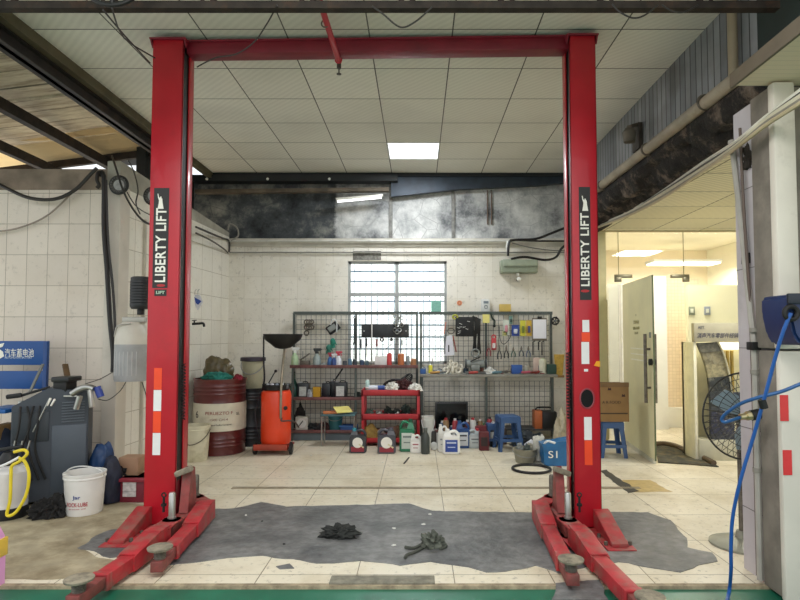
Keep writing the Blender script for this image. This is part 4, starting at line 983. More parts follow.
# blister packets
def packet(px0,py0,px1,py1,card,item,label,y=DH-.015):
    t=thing('blister_packet',label,'packet',(hx((px0+px1)/2),y,hz(py1)))
    mb=MB(); mb.bb((hx(px0),y-.003,hz(py1)),(hx(px1),y,hz(py0)),.0); mb.build('card',M(card,.5,0,.1,30),t)
    mb=MB(); w=(px1-px0); mb.bb((hx(px0+w*.25),y-.03,hz(py1-(py1-py0)*.2)),(hx(px1-w*.25),y-.003,hz(py0+(py1-py0)*.35)),.01); mb.build('blister',M(item,.3),t)
packet(503,320,509,335,'c9d0c4','c98a94','pale packet with a pink item hung under the yellow box')
packet(509,316,512.5,324,'6f8f86','2f3f3b','small green packet under the top rail')
packet(511.5,325,519,336,'1f3f8e','c7ccd8','blue packet hung left of the yellow packets')
packet(520,320.5,525.5,336,'c9c43a','6f7a2a','yellow-green packet, left of the two yellow ones')
packet(526,320.5,531.5,336,'c9a53a','3a3f7a','amber packet with a blue item beside the clipboard')
packet(502,331,507,336,'d9d9a0','b5b060','small cream packet below the pale pink one')
t=thing('clipboard','white clipboard with paper hung at the right end of the mesh','clipboard',(hx(539),DH,hz(340)))
mb=MB(); mb.bb((hx(531.8),DH-.03,hz(340.5)),(hx(546.5),DH-.022,hz(318)),.003); mb.build('board',M('6d655a',.6),t)
mb=MB(); mb.bb((hx(532.6),DH-.034,hz(338.5)),(hx(545.8),DH-.030,hz(319.5))); mb.build('paper',M('e2e2ea',.5,0,.04),t)
mb=MB(); mb.bb((hx(537),DH-.042,hz(319)),(hx(541.5),DH-.034,hz(316.5)),.003); mb.build('clip',m_black,t)
for px,ya,yb,l in ((532.5,341,355,'thin black hex key hanging below the left corner of the clipboard'),(538,341,350,'short black hex key hanging below the middle of the clipboard'),(541.5,341,355,'thin black hex key hanging below the right corner of the clipboard')):
    mb=MB(); mb.tube([(hx(px),DH-.02,hz(yb)),(hx(px),DH-.02,hz(ya+1)),(hx(px)+.03,DH-.02,hz(ya))],.008,6); htag(mb,'hex_key',m_black,l,'hex key')
t=thing('hand_wheel','black star-shaped hand wheel at the top right end of the bench rail','hand wheel',(hx(555),DH,hz(325)))
c=Vector((hx(555),DH-.02,hz(321)))
mb=MB(); mb.torus(c,.045,.012,'Y',n=24); mb.build('rim',m_black,t)
for k in range(5):
    a=k*2*PI/5; mb=MB(); mb.cyl(c,c+Vector((.06*math.cos(a),0,.06*math.sin(a))),.009,n=8); mb.build('spoke',m_black,t)
mb=MB(); mb.sphere(c-Vector((0,.01,0)),.018,2); mb.build('hub',M('7b8085',.4,.5),t)
t=thing('adjustable_bracket','green-grey hook tool hanging from the rail beside the yellow note','hook',(hx(493),DH,hz(328)))
mb=MB(); mb.tube([(hx(491),DH-.02,hz(313)),(hx(492),DH-.03,hz(318)),(hx(494.5),DH-.03,hz(321)),(hx(494),DH-.03,hz(326))],.012,7,5); mb.build('hook',M('34423a',.5,.3),t)
mb=MB(); mb.sphere((hx(494),DH-.03,hz(326)),.02,2); mb.build('knob',m_black,t)
# ---- worktop clutter
ZT=ZB+.001; DW=7.42
def wx(px): return X_(px,DW)
carton('small blue box at the left end of the grey worktop',wx(423),DW,ZT,.07,.06,.06,'3a62a0')
can('yellow bottle standing on the left end of the grey worktop',wx(430.5),DW,ZT,.026,.12,'d8cf3e','e8e8e8',name='bottle',cat='bottle')
mb=MB(); mb.cyl((wx(430),DW+.08,ZT),(wx(433),DW+.08,ZT+.2),.005); htag(mb,'thin_rod',m_greasy,'thin upright rod behind the yellow bottle on the worktop','rod')
rag('cloth','bluish crumpled cloth on the worktop between yellow bottle and white heap','cloth',(wx(439),DW-.02,ZT),(.09,.06,.035),'9aa4ab',21,.5)
random.seed(5)
g='white fittings heaped on the worktop'
for k,(px,dz,dy,s) in enumerate(((446,.0,0,.05),(452,.0,-.03,.06),(458,.0,.0,.055),(449,.06,.01,.05),(455,.07,.0,.05),(461,.045,.03,.045),(451,.115,.02,.04))):
    mb=MB(); mb.torus((wx(px),DW+dy,ZT+dz+s*.8),s*.62,s*.36,(Vector((math.cos(k*1.7),math.sin(k*1.7),0)),Vector((0,.4,1)).normalized()),n=16,k=8); tag(mb.build('pipe_elbow',M('cfc9b8',.5,0,.2)),'cream plastic ring fitting in the pale heap on the worktop','fitting',g)
t=thing('bench_grinder','grey bench tool with cylinder body on the middle of the worktop','bench tool',(wx(475),DW,ZT))
mb=MB(); mb.box((wx(475),DW,ZT+.015),(.26,.16,.03),None,.006); mb.build('base',M('777a78',.5,.3,.3),t)
mb=MB(); mb.box((wx(475),DW,ZT+.08),(.12,.10,.10),None,.02); mb.cyl((wx(466),DW,ZT+.13),(wx(484),DW,ZT+.13),.05,n=20); mb.build('body',M('8f9490',.4,.4,.3),t)
for s in (465,485): mb=MB(); mb.cyl((wx(s),DW,ZT+.13),(wx(s)+.02,DW,ZT+.13),.06,n=20); mb.build('wheel',M('4b4f50',.7),t)
mb=MB(); mb.bar((wx(470),DW-.05,ZT+.16),(wx(480),DW-.04,ZT+.22),.014,.014,.003); mb.build('handle',m_black,t)
rag('cloth','white cloth heap on the worktop in front of the middle post','cloth',(wx(489),DW-.05,ZT),(.08,.06,.06),'d8d8d2',23,.4)
for px0,px1,dy,col,l in ((468,484,-.12,'b04a44','red handle lying along the front of the worktop'),(491,508,-.10,'5d7d86','teal-grey screwdriver lying on the worktop'),(520,536,-.08,'c25d6e','pink-red tool lying on the worktop'),(530,546,-.03,'a8433c','brick red tool lying near the right end of the worktop'),(500,514,.0,'2b2d30','black bar lying behind the teal tool'),(430,447,-.10,'b78a4a','tan wooden handle lying on the left of the worktop'),(538,550,.03,'3c3f43','dark bar lying under the cream tub')):
    t=thing('hand_tool',l,'tool',(wx((px0+px1)/2),DW+dy,ZT)); a=Vector((wx(px0),DW+dy,ZT+.02)); b=Vector((wx(px1),DW+dy+.03,ZT+.035))
    mb=MB(); mb.tube([a,a.lerp(b,.3),a.lerp(b,.55)],.016,8,3); mb.build('handle',M(col,.45),t)
    mb=MB(); mb.bar(a.lerp(b,.55),b,.02,.008,.002); mb.build('blade',m_greasy,t)
carton('medium blue box on the worktop right of the middle post',wx(516.5),DW,ZT,.13,.09,.11,'2f5aa4')
can('cream round tub at the right end of the worktop',wx(543),DW+.03,ZT+.0,.05,.2,'d9d6bd','c4c9a0',name='tub',cat='tub')
carton('dark green box at the right end of the worktop',wx(551),DW,ZT,.11,.1,.12,'2c4a40')
carton('pale pink carton resting beside the dark green box',wx(538),DW+.09,ZT,.09,.07,.2,'cfb8aa')
t=thing('hand_broom','straw-coloured brush standing off the right end of the worktop','brush',(X_(559,7.4),7.4,ZT-.02))
mb=MB(); 
for k in range(12): 
    x=X_(556.3+k*.5,7.4); mb.bar((x,7.4+.01*(k%3),ZT-.02),(x+.004*(k-6),7.4,ZT+.25),.009,.02)
mb.build('bristles',M('c9a54c',.8,0,.3,30),t)
mb=MB(); mb.box((X_(558.7,7.4),7.4,ZT-.03),(.12,.05,.03),None,.006); mb.build('block',M('8f6a3a',.6),t)
for k in range(12):
    px=426+random.random()*120; 
    mb=MB(); x=wx(px); y=DW-.09+random.random()*.1; 
    c=('b9b6ac','5f6468','8a4b44','d8d6c8')[k%4]; mb.bar((x,y,ZT+.007),(x+.03+.03*random.random(),y+.02*random.uniform(-1,1),ZT+.007),.014,.012,.003); tag(mb.build('loose_bit',M(c,.5)),'small loose metal or plastic piece lying on the grey worktop','bit','loose pieces on the worktop')
# ---- under the bench
t=thing('monitor','large black flat panel leaning against the lower mesh','panel',(X_(451,7.2),7.24,0))
a=at(435,402,7.25); b=at(468,427,7.25)
mb=MB(); mb.bb((a.x,7.24,ZL),(b.x,7.275,a.z),.005); mb.build('frame',M('16181a',.4),t)
mb=MB(); mb.bb((a.x+.02,7.235,ZL+.02),(b.x-.02,7.24,a.z-.02)); mb.build('screen',M('0c0f10',.12),t)
t=thing('power_pack','orange and black power unit on the right end of the lower shelf','power unit',(X_(546,7.35),7.38,ZL))
a=at(535,411,7.3); b=at(557,431,7.3)
mb=MB(); mb.bb((a.x,7.3,ZL),(a.x+.10,7.5,a.z),.012); mb.build('side_case',M('c26a3a',.5,0,.2),t)
mb=MB(); mb.bb((a.x+.09,7.28,ZL),(b.x,7.5,a.z-.01),.012); mb.build('body',M('141517',.5),t)
mb=MB(); mb.tube([(a.x+.03,7.4,a.z-.01),(a.x+.05,7.4,a.z+.03),(b.x-.05,7.4,a.z+.03),(b.x-.03,7.4,a.z-.01)],.01,7,4); mb.build('handle',m_black,t)
mb=MB(); mb.bar((X_(474,7.3),7.3,ZL+.05),(X_(497,7.3),7.33,ZL+.045),.06,.05,.01); htag(mb,'green_case',M('2c7a4c',.5,0,.2),'long green tool case on the lower shelf left of the blue stool','case')
for k,(px,h,c,l) in enumerate(((478,.10,'a33a3f','red can at the left of the dark red boxes'),(503,.09,'4a3a36','brown tin under the blue stool seat'))):
    can(l,X_(px,7.1),7.1,0,.04,h+.12,c)
# red service cart
D0=6.95
ct=thing('service_cart','red steel shelf cart with two trays standing before the tool rack','cart',(X_(391,D0),7.08,0))
m_cart=M('b5252c',.45,0,.15,8,dirt=.25,dcol='6b2226',name='cart_red')
xa,xb=X_(361.5,D0),X_(420,D0)
def tray(ytop,ybot,d0,name='tray'):
    zt,zb=Z_(ytop,d0),Z_(ybot,d0)
    mb=MB(); mb.bb((xa,d0,zb),(xb,d0+.02,zt),.003); mb.bb((xa,d0+.33,zb),(xb,d0+.35,zt),.003); mb.bb((xa,d0,zb),(xa+.02,d0+.35,zt)); mb.bb((xb-.02,d0,zb),(xb,d0+.35,zt)); mb.bb((xa,d0,zb),(xb,d0+.35,zb+.01)); mb.build(name,m_cart,ct); return zt,zb
T1=tray(390,396,D0); T2=tray(414,420,D0); T3=tray(438,443,D0)
for x in (xa+.02,xb-.02):
    for y in (D0+.02,D0+.33): mb=MB(); mb.bb((x-.018,y-.018,.03),(x+.018,y+.018,T1[0]),.003); mb.build('leg',m_cart,ct)
for x in (xa+.02,xb-.02):
    for y in (D0+.02,D0+.33): mb=MB(); mb.cyl((x-.012,y,.03),(x+.012,y,.03),.03,n=14); mb.build('caster',m_black,ct)
zc=T1[0]-.02; DC=D0+.12
def cx(px): return X_(px,DC)
t=thing('sealant_tube','blue and white tube lying on top of the red cart','tube',(cx(375),DC,zc))
mb=MB(); mb.cyl((cx(369),DC,zc+.035),(cx(378),DC,zc+.035),.03); mb.build('body',M('dfe4ee',.4),t)
mb=MB(); mb.cyl((cx(378),DC,zc+.035),(cx(385),DC,zc+.035),.031); mb.build('end',M('2a4f96',.4),t)
mb=MB(); mb.cyl((cx(366),DC,zc+.035),(cx(369),DC,zc+.035),.012); mb.build('nozzle',M('e8e8e8',.4),t)
can('small white capped bottle at the left of the cart top',cx(367),DC+.1,zc,.025,.13,'bfe0da','f0f0f0',name='bottle',cat='bottle')
rag('rag','white crumpled rag in the middle of the red cart top','rag',(cx(392),DC-.03,zc),(.085,.07,.075),'e2dfd6',31,.45)
rag('rag','white crumpled rag over the right corner of the red cart top','rag',(cx(415),DC-.05,zc),(.09,.07,.07),'e6e4dc',32,.4)
cable('thick black hose arching over the red cart top behind the rags',[(cx(383),DC+.12,zc+.03),(cx(385),DC+.12,zc+.08),(cx(392),DC+.12,zc+.12),(cx(400),DC+.12,zc+.12),(cx(410),DC+.1,zc+.08)],.018,'1c1817',name='hose',cat='hose')
rag('tool_pile','dark red and black pile of parts on the cart top between the rags','parts',(cx(404),DC+.04,zc),(.11,.09,.10),'4a2426',33,.5,6)
t=thing('hose_coil','coil of black lead heaped at the back of the cart top','cable',(cx(405),DC+.15,zc+.08))
mb=MB()
for k in range(5): mb.torus((cx(405)+.01*k,DC+.14,zc+.10+.012*k),.055,.008,(Vector((1,.1*k,.15*(k-2))).normalized(),Vector((0,.5,.86))),n=20,k=6)
mb.build('coil',m_black,t)
mb=MB(); mb.cyl((cx(410),DC+.14,zc+.1),(cx(412),DC+.14,zc+.18),.01); mb.build('plug',m_black,t)
z2=T2[1]+.01; random.seed(9)
for k,(px,w,h,c,l) in enumerate(((370,.10,.10,'5d7066','grey-green part at the left of the second cart tray'),(379,.09,.08,'8b8f88','pale metal part in the second cart tray'),(388,.10,.12,'2b3a36','dark green part in the middle of the second cart tray'),(397,.09,.11,'1d2624','black part in the middle of the second cart tray'),(406,.10,.15,'223530','tall dark green part in the second cart tray'),(413,.06,.10,'6b3c3a','rusty part at the right of the second cart tray'))):
    rag('machine_part',l,'part',(cx(px),DC+.02*(k%3),z2),(w*.6,.07,h*.75),c,40+k,.5,6,.5)
for k in range(5):
    x=cx(368+k*9); y=DC-.06
    t=thing('socket_wrench' ,('thin steel tool lying at the %s of the second cart tray')%(('far left','left','middle','right','far right')[k]),'wrench',(x,y,z2)); 
    mb=MB(); mb.bar((x-.04,y,z2+.03),(x+.04,y,z2+.05+.02*(k%2)),.012,.010,.003); mb.build('shaft',m_silver,t)
    mb=MB(); mb.cyl((x+.04,y-.012,z2+.05+.02*(k%2)),(x+.04,y+.012,z2+.05+.02*(k%2)),.014,n=12); mb.build('head',m_silver,t)
z3=T3[1]+.01
rag('sponge','tan brown sponge on the bottom tray of the red cart','sponge',(cx(371),DC-.02,z3),(.10,.08,.14),'b0904f',51,.25,3)
rag('rag','grey rag on the bottom tray of the red cart','rag',(cx(381),DC,z3),(.07,.07,.10),'a49a93',52,.4)
rag('rag','brown rag at the right of the bottom tray of the red cart','rag',(cx(397),DC,z3),(.08,.07,.13),'7b5c4a',53,.4)
# ---- jugs on the floor
jug('black oil jug with round white label, standing alone before the left cart leg','jug',357.5,453.5,429,16.5,.13,'34363b','2f8aa0','e9e6dd','8f2434',round_lab=True)
jug('black oil jug with round white label, before the middle of the red cart','jug',386.5,454,428.5,18,.13,'4a4a52','555560','e9e6dd','8f2434',round_lab=True,side=-1)
jug('large green jug with a pale label beside the red cart','jug',407,452,420,15,.16,'1f7a54','1a5c40','cfd6cc','7c8a84',side=-1)
jug('small white jug with dark red print before the green jug','jug',415.5,453.5,434.5,10.5,.09,'e4e2dc','ece9e2','efede8','9c3a46')
t=thing('bottle','tall dark grey narrow bottle right of the small white jug','bottle',tuple(gp(425.5,454.5)+Vector((0,.05,0))))
p=gp(425.5,454.5); h=at(425.5,428.5,p.y).z; r=4.3/F*p.y
mb=MB(); mb.lathe((p.x,p.y+r,0),[(r*.95,0),(r,.01),(r,h*.62),(r*.8,h*.72),(r*.42,h*.85),(r*.42,h*.92)],18); mb.build('body',M('3d4340',.35,0,.1),t)
mb=MB(); mb.cyl((p.x,p.y+r,h*.91),(p.x,p.y+r,h),r*.48,n=14); mb.build('cap',M('5a5f5c',.5),t)
def pail(label,px,py,ytop,rb,rt,col,handle='c8c8c4',handle_up=False,inner='8b8577',name='bucket',cat='bucket',z0=0.0,D=None,dirt=0.0,dcol='6d6448',lid=None):
    if D is None: p=gp(px,py); cy=p.y+rb
    else: cy=D
    cxx=X_(px,cy); h=(at(px,ytop,cy-rt).z if z0==0 else at(px,ytop,cy-rt).z-z0)
    t=thing(name,label,cat,(cxx,cy,z0))
    mb=MB(); mb.lathe((0,0,0),[(rb*.96,0),(rb,.008),(rb+(rt-rb)*.86,h*.86),(rt*1.03,h*.87),(rt*1.03,h*.90),(rt,h*.91),(rt*1.04,h*.97),(rt*1.04,h),(rt*.95,h),(rb*.9,.02)],28); mb.build('body',M(col,.45,0,.12,6,dirt=dirt,dcol=dcol),t,world=False)
    mb=MB(); mb.lathe((0,0,0),[(rt*.9,h*.82),(rt*.5,h*.84),(0,h*.85)],20); mb.build('contents',M(inner,.9,0,.4,12),t,world=False) if lid is None else mb.b.free()
    mb=MB(); 
    if handle_up: pts=[(rt*1.05*math.cos(a),-.25*rt*math.sin(a),h*.9+rt*.55*math.sin(a)) for a in [PI*i/16 for i in range(17)]]
    else: pts=[(rt*1.05*math.cos(a),-rt*1.08*math.sin(a),h*.88-h*.38*math.sin(a)) for a in [PI*i/16 for i in range(17)]]
    mb.tube(pts,.005,6); mb.build('handle',M(handle,.4,.2),t,world=False)
    if lid:
        mb=MB(); mb.lathe((0,0,h*.97),[(0,.03),(rt*1.0,.03),(rt*1.12,.025),(rt*1.14,-.015),(rt*1.05,-.02)],28); mb.build('lid',M(lid,.45,0,.15,12),t,world=False)
    return t,cxx,cy,h
pail('white pail standing behind the grey bottle on the floor',428,447,417,.055,.075,'dcdcd6','dddddd')
jug('white jug with pale label half hidden behind the blue-labelled one','jug',443,452.5,425,10,.11,'deddd6','e8e8e4','d8d6ce','8b8f90')
jug('white jug with a big blue label in front on the floor','jug',451.5,454.5,430,17,.13,'eeede8','e8e8e4','2a4a9c','c9d3e8',side=1)
jug('dark blue jug with a white label behind the white jugs','jug',463,448.5,421.5,14,.12,'1f4b86','2a5a94','d5dbe2','3a3f4a')
jug('pale grey jug with red cap right of the blue jug','jug',475,448.5,429,13,.1,'b9c2c4','b02a34','c8d0d0','6a7276',side=-1)
carton('dark red tall box on the floor left of the blue stool',gp(484.5,451).x,gp(484.5,451).y+.06,0,.11,.1,at(484,431,6.8).z,'5e2226',lab='2b1a1a')
carton('red flat box resting behind the dark red tall box',X_(480,6.98),6.98,0,.14,.08,at(484,427,6.9).z,'7a3036')
for px,py,s,c,l in ((433,447,.04,'2f2a28','small black bottle between the grey bottle and the white jugs'),(436,446,.035,'7c4a44','small brown bottle behind the white jugs')):
    p=gp(px,py); can(l,p.x,p.y+.04,0,s,.2,c,'cfcfcf',name='bottle',cat='bottle')
p=gp(434,450); mb=MB(); mb.lathe((p.x,p.y,.045),[(.0,-.03),(.03,-.03),(.045,-.02),(.045,.02),(.03,.03),(0,.03)],18,'Y'); htag(mb,'tape_roll',M('e3e3e0',.5),'small white tape roll on the floor before the white jug','tape roll')
for k,(px,h,c) in enumerate(((440,.16,'4a5a8a'),(446,.20,'a05060'),(452,.22,'2a4a7a'),(470,.2,'b4b4ba'),(457,.24,'45607a'),(480,.17,'c0392f'))):
    can('%s small can in the back row under the black panel'%('slate blue','rose','navy','silver','steel blue','bright red')[k],X_(px,7.12),7.12,0,.04,h,c)
# ---- blue plastic stools
m_stool=M('3a5a88',.4,0,.12,6,dirt=.12,dcol='5b6a80',name='blue_plastic')
def stool(label,px,py,ytop,wpx,rz=0.0):
    p=gp(px,py); w=wpx/F*p.y; h=at(px,ytop,p.y).z; c=(p.x,p.y+w/2,0)
    t=thing('plastic_stool',label,'stool',c,rz); top=w*.40; bot=w*.5
    mb=MB(); mb.box((0,0,h-.012),(top*2,top*2,.024),None,.01); 
    for s in (-1,1):
        mb.box((0,s*top*.98,h-.045),(top*1.9,.012,.06)); mb.box((s*top*.98,0,h-.045),(.012,top*1.9,.06))
    mb.build('seat',m_stool,t,world=False)
    for sx_ in (-1,1):
        for sy in (-1,1):
            mb=MB(); 
            a=Vector((sx_*top*.96,sy*top*.96,h-.02)); b=Vector((sx_*bot,sy*bot,0))
            wv=.055*w/.3
            mb.prism([(a.x,a.y,a.z),(a.x-sx_*wv,a.y,a.z),(b.x-sx_*wv*.75,b.y,0),(b.x,b.y,0)],(0,-sy*.012,0),.002)
            mb.prism([(a.x,a.y,a.z),(a.x,a.y-sy*wv,a.z),(b.x,b.y-sy*wv*.75,0),(b.x,b.y,0)],(-sx_*.012,0,0),.002)
            mb.build('leg',m_stool,t,world=False)
    k=.32; q=bot+(top-bot)*k
    for s in (-1,1):
        mb=MB(); mb.box((0,s*q*.97,h*k),(q*1.9,.012,.035)); mb.build('stretcher',m_stool,t,world=False)
        mb=MB(); mb.box((s*q*.97,0,h*k),(.012,q*1.9,.035)); mb.build('stretcher',m_stool,t,world=False)
    return t,c,h,w
stool('blue plastic stool standing before the lower bench shelf',510,452,417,26,.12)
stool('darker blue plastic stool half hidden left of the front one',494,447.5,424,15,.05)

random.seed(21)
for k in range(16):
    px=429+k*4.3+random.uniform(-1,1); D=6.98+random.uniform(-.06,.22); h=random.uniform(.17,.34); c=('2b2f36','6b3a3c','c8c8c4','3a4c66','8a6f4a','4d5652','a33a42','22262a')[k%8]
    nm=('charcoal','maroon','off-white','slate blue','tan','grey-green','crimson','black')[k%8]
    can('%s bottle in the crowded row behind the jugs, %s half'%(nm,'left' if k<8 else 'right'),X_(px,D),D,0,random.uniform(.028,.042),h,c,('d8d8d8','b02a34','2a2a2a')[k%3],lab=('cfcfca' if k%3==0 else None),name='bottle',cat='bottle')
for k in range(9):
    px=424+k*14.5+random.uniform(-3,3); D=7.5; h=random.uniform(.05,.12); c=('8f9294','4a3f38','b8b4a4','3d4f5c','9a5a48')[k%5]
    nm=('steel grey','dark brown','cream','slate','rust')[k%5]
    can('%s tin at the back of the worktop, %s'%(nm,('nearer the window' if k<5 else 'nearer the right post')),X_(px,D),D,ZT,random.uniform(.022,.035),h,c,'777777',name='tin',cat='tin')
# ============================================================ floor right-centre
b_,bx_,by_,bh_=pail('low dented steel basin full of scraps on the floor right of the blue stool',524,464,450.5,.10,.125,'8f8b78','8a8a84',inner='4d4a44',name='basin',cat='basin',dirt=.4,dcol='5c5440')
for k,(dx,dy,c,l) in enumerate(((-.05,.02,'9b9f9a','grey scrap sticking out of the steel basin, left'),(.02,-.02,'5a6460','dark scrap in the middle of the steel basin'),(.06,.03,'b9b5a4','pale scrap at the right of the steel basin'))):
    rag('scrap',l,'scrap',(bx_+dx,by_+dy,bh_*.85),(.035,.03,.05),c,60+k,.6)
c=gp(531.5,470); mb=MB(); mb.torus((c.x,c.y,.014),.185,.013,'Z',n=40,k=8); tag(mb.build('drive_belt',m_black),'black rubber belt lying as a ring on the floor before the basin','belt')
t=thing('shopping_bag','blue plastic bag with white marks beside the right post','bag',tuple(gp(558,467)+Vector((0,.15,0))))
p=gp(558,467); hh=at(558,441,p.y).z
b=bmesh.new(); bmesh.ops.create_cube(b,size=1.0); bmesh.ops.subdivide_edges(b,edges=b.edges[:],cuts=9,use_grid_fill=True)
for v in b.verts:
    q=v.co.copy(); top=(q.z+.5); nn=noise.noise(q*3+Vector((4,2,1)))*.09+noise.noise(q*9)*.03
    v.co=Vector((q.x*(.86+.14*top)*(1+nn),q.y*(.9)*(1+nn)-(.06*top),(q.z+.5)*(1+.18*q.x*top)*(1+nn*.5*top)))
for f in b.faces: f.smooth=True
mb=MB(); mb._merge(b,Matrix.Translation((p.x+.02,p.y+.15,0))@Matrix.Diagonal((.33,.24,hh*.92,1)),True); mb.build('body',M('2a6da2',.35,0,.25,8),t)
mb=MB(); mb.tube([(p.x-.13,p.y+.05,hh*.82),(p.x-.10,p.y+.02,hh*.98),(p.x-.02,p.y+.03,hh*.9)],.012,7,4); mb.build('handle',M('d7dadb',.5),t)
text('lettering','S1',.1,(p.x-.05,p.y-.0,hh*.48),m_cream,t,FR,.004,fit=(.09,.07))
rag('plastic_bag','pale grey plastic bag slumped over the top of the blue bag','bag',tuple(at(546,443,6.42)-Vector((0,0,.12))),(.15,.08,.08),'cfd2d0',72,.5,4,.35)
rag('plastic_bag','whitish plastic bag on the floor between the basin and the blue bag','bag',(gp(541,463).x,gp(541,463).y+.1,0),(.08,.07,.2),'c9c8bc',73,.4,4,.4)
t=thing('wrapper','white and navy printed packaging leaning beside the steel basin','packaging',tuple(gp(538,465)))
a=at(527,441,6.35); b=at(543,464,6.15)
R=Matrix.Rotation(math.radians(38),4,'Y'); cc=(at(535,452,6.3))
mb=MB(); mb.box(cc,(.10,.05,.27),Matrix.Rotation(math.radians(-35),4,'Y'),.01); mb.build('pack',M('dcdde4',.45,0,.2,20),t)
mb=MB(); mb.box(cc+Vector((0,-.004,0)),(.104,.052,.09),Matrix.Rotation(math.radians(-35),4,'Y'),.01); mb.build('band',M('24457e',.45),t)
rag('rag','cream cloth heap behind the right post by the power unit','rag',(X_(561,7.0),7.0,0),(.1,.1,.3),'cfc4a8',75,.4)
rag('scrap_heap','dark heap of scraps on the floor between basin and power unit','scrap',(X_(528,6.9),6.95,0),(.20,.12,.12),'3c4348',76,.6,5)
# rags on the concrete patch
c=gp(340,537); rag('rag','black crumpled rag lying in the middle of the dark concrete strip','rag',(c.x,c.y,.003),(.125,.075,.055),'2b2d2a',81,.6,5)
c=gp(432,547)
t=thing('mop_rag','grey-green knotted rag with a trailing strip on the dark concrete strip','rag',(c.x,c.y,.003))
mb=MB(); mb.lump((c.x,c.y,.003),(.075,.06,.06),82,.7,6); mb.build('knot',M('63675c',.9,0,.5,20),t)
for k,pts in enumerate(([(424,549),(415,554),(407,557),(405,560)],[(424,545),(414,550),(405,549)],[(440,551),(446,548),(444,545)])):
    mb=MB(); mb.tube([gp(x,y)+Vector((0,0,.012)) for x,y in pts],.010,7,4); mb.build('strand',M('4d5047',.9,0,.3,20),t)
for k,(px,py,s) in enumerate(((430,515,.014),(423.5,525,.016),(394,529,.014),(394,546,.016),(383,463,.01),(311,456,.012),(262,522,.008),(284,545,.010),(566,538,.01),(246,516,.01),(492,497,.01))):
    c=gp(px,py); mb=MB(); mb.lump((c.x,c.y,.003),(s,s*.8,.006),90+k,.5,3,2); tag(mb.build('paper_scrap',M('e6e4dc' if k not in (6,7) else '2a2a2a',.7)),'tiny scrap lying on the workshop floor' ,'scrap','tiny scraps scattered on the floor')
c0=gp(404,464); c1=gp(409,458); mb=MB(); mb.bar(c0+Vector((0,0,.006)),c1+Vector((0,0,.006)),.012,.008); tag(mb.build('small_rod',m_black),'short black rod lying on the tiles before the green jug','rod')
# ============================================================ BACK LEFT
m_drum=M('5c1e1e',.35,0,.12,4,dirt=.15,dcol='2f1512',coat=.3,name='maroon_drum')
def drum(label,px,D,r,ztop,mat,band=None):
    x=X_(px,D); t=thing('oil_drum',label,'drum',(x,D,0))
    pr=[(0,.012),(r*.95,.012),(r*.97,0),(r,.004),(r,.03)]
    H=ztop
    for zc_ in (.10,.14,.18,H*.34,H*.655,H*.80,H*.85,H*.90): pr+=[(r,zc_-.012),(r*1.018,zc_),(r,zc_+.012)]
    pr+=[(r,H-.03),(r*1.02,H-.02),(r*1.02,H),(r*.97,H),(r*.96,H-.02),(0,H-.02)]
    mb=MB(); mb.lathe((x,D,0),pr,48); mb.build('body',mat,t)
    mb=MB(); mb.lathe((x,D,H-.021),[(0,.02),(.035,.02),(.04,.012),(.04,.0)],16); mb.build('bung',m_greasy,t)
    return t,x
rd=.285
zt=at(221,380,6.62-rd).z
dt,dx=drum('maroon steel drum with a cream label band in the back left corner',221,6.64,rd,zt,m_drum)
z1=at(221,404,6.64-rd).z; z0=at(221,432,6.64-rd).z
mb=MB(); mb.lathe((dx,6.64,z0),[(rd*1.019,0),(rd*1.022,.001),(rd*1.022,z1-z0-.001),(rd*1.019,z1-z0)],48); lb=mb.build('label_band',M('d9d3bf',.5,0,.12,8,dirt=.2,dcol='9c8f73'),dt)
def curved(name,body,size,zc_,w,h,mat,ang0=0.0,fitw=None):
    cu=bpy.data.curves.new(name,'FONT'); cu.body=body; cu.size=1; cu.extrude=.0; cu.align_x='CENTER'; cu.align_y='CENTER'; cu.offset=.008
    to=bpy.data.objects.new('lettering_source',cu); COL.objects.link(to); dg=bpy.context.evaluated_depsgraph_get(); dg.update()
    me=bpy.data.meshes.new_from_object(to.evaluated_get(dg)); bpy.data.objects.remove(to); bpy.data.curves.remove(cu)
    xs=[v.co.x for v in me.vertices]; ys=[v.co.y for v in me.vertices]; mx=(max(xs)+min(xs))/2; my=(max(ys)+min(ys))/2
    R_=rd*1.022+.002
    for v in me.vertices:
        u=(v.co.x-mx)/(max(xs)-min(xs))*w; q=(v.co.y-my)/(max(ys)-min(ys))*h; a=ang0+u/R_
        v.co=Vector((R_*math.sin(a),-R_*math.cos(a),zc_+q))
    me.name=name; me.materials.clear(); me.materials.append(mat); o=bpy.data.objects.new(name,me); COL.objects.link(o); o.parent=dt
for py,s,w,ml in ((413.5,'PERUEZTO F',.30,'8f3a33'),(420,'1500 CH-4',.19,'77433a'),(425.5,'superlubricant',.28,'3a332d')):
    curved('lettering',s,1,at(221,py,6.64-rd).z,w,.034 if py<415 else .026,M(ml,.5),.30)
curved('emblem','6',1,at(221,415,6.64-rd).z,.045,.075,M('231a17',.5),-.62)
curved('lettering','75',1,at(221,425,6.64-rd).z,.045,.03,M('4b3a32',.5),-.62)
curved('lettering','SL',1,at(221,415,6.64-rd).z,.05,.03,M('2f3a2a',.5),1.05)
zd=zt-.02
rag('sack','crumpled olive-brown plastic sack lying on the maroon drum','sack',(X_(218,6.7),6.72,zd),(.17,.13,.20),'5d5236',101,.35,2.6,.35)
rag('cloth','teal green cloth lying on the front of the maroon drum','cloth',(X_(218,6.5),6.47,zd),(.155,.09,.075),'1d7064',102,.3,3)
rag('rag','small red rag on the right side of the maroon drum','rag',(X_(237,6.5),6.55,zd),(.06,.06,.05),'8f2437',103,.4,3)
bt,bx=drum('black steel drum standing behind between the maroon drum and the orange tank',252.5,7.16,.25,at(252,388,7.0).z,M('15171c',.4,0,.2,4,name='black_drum'))
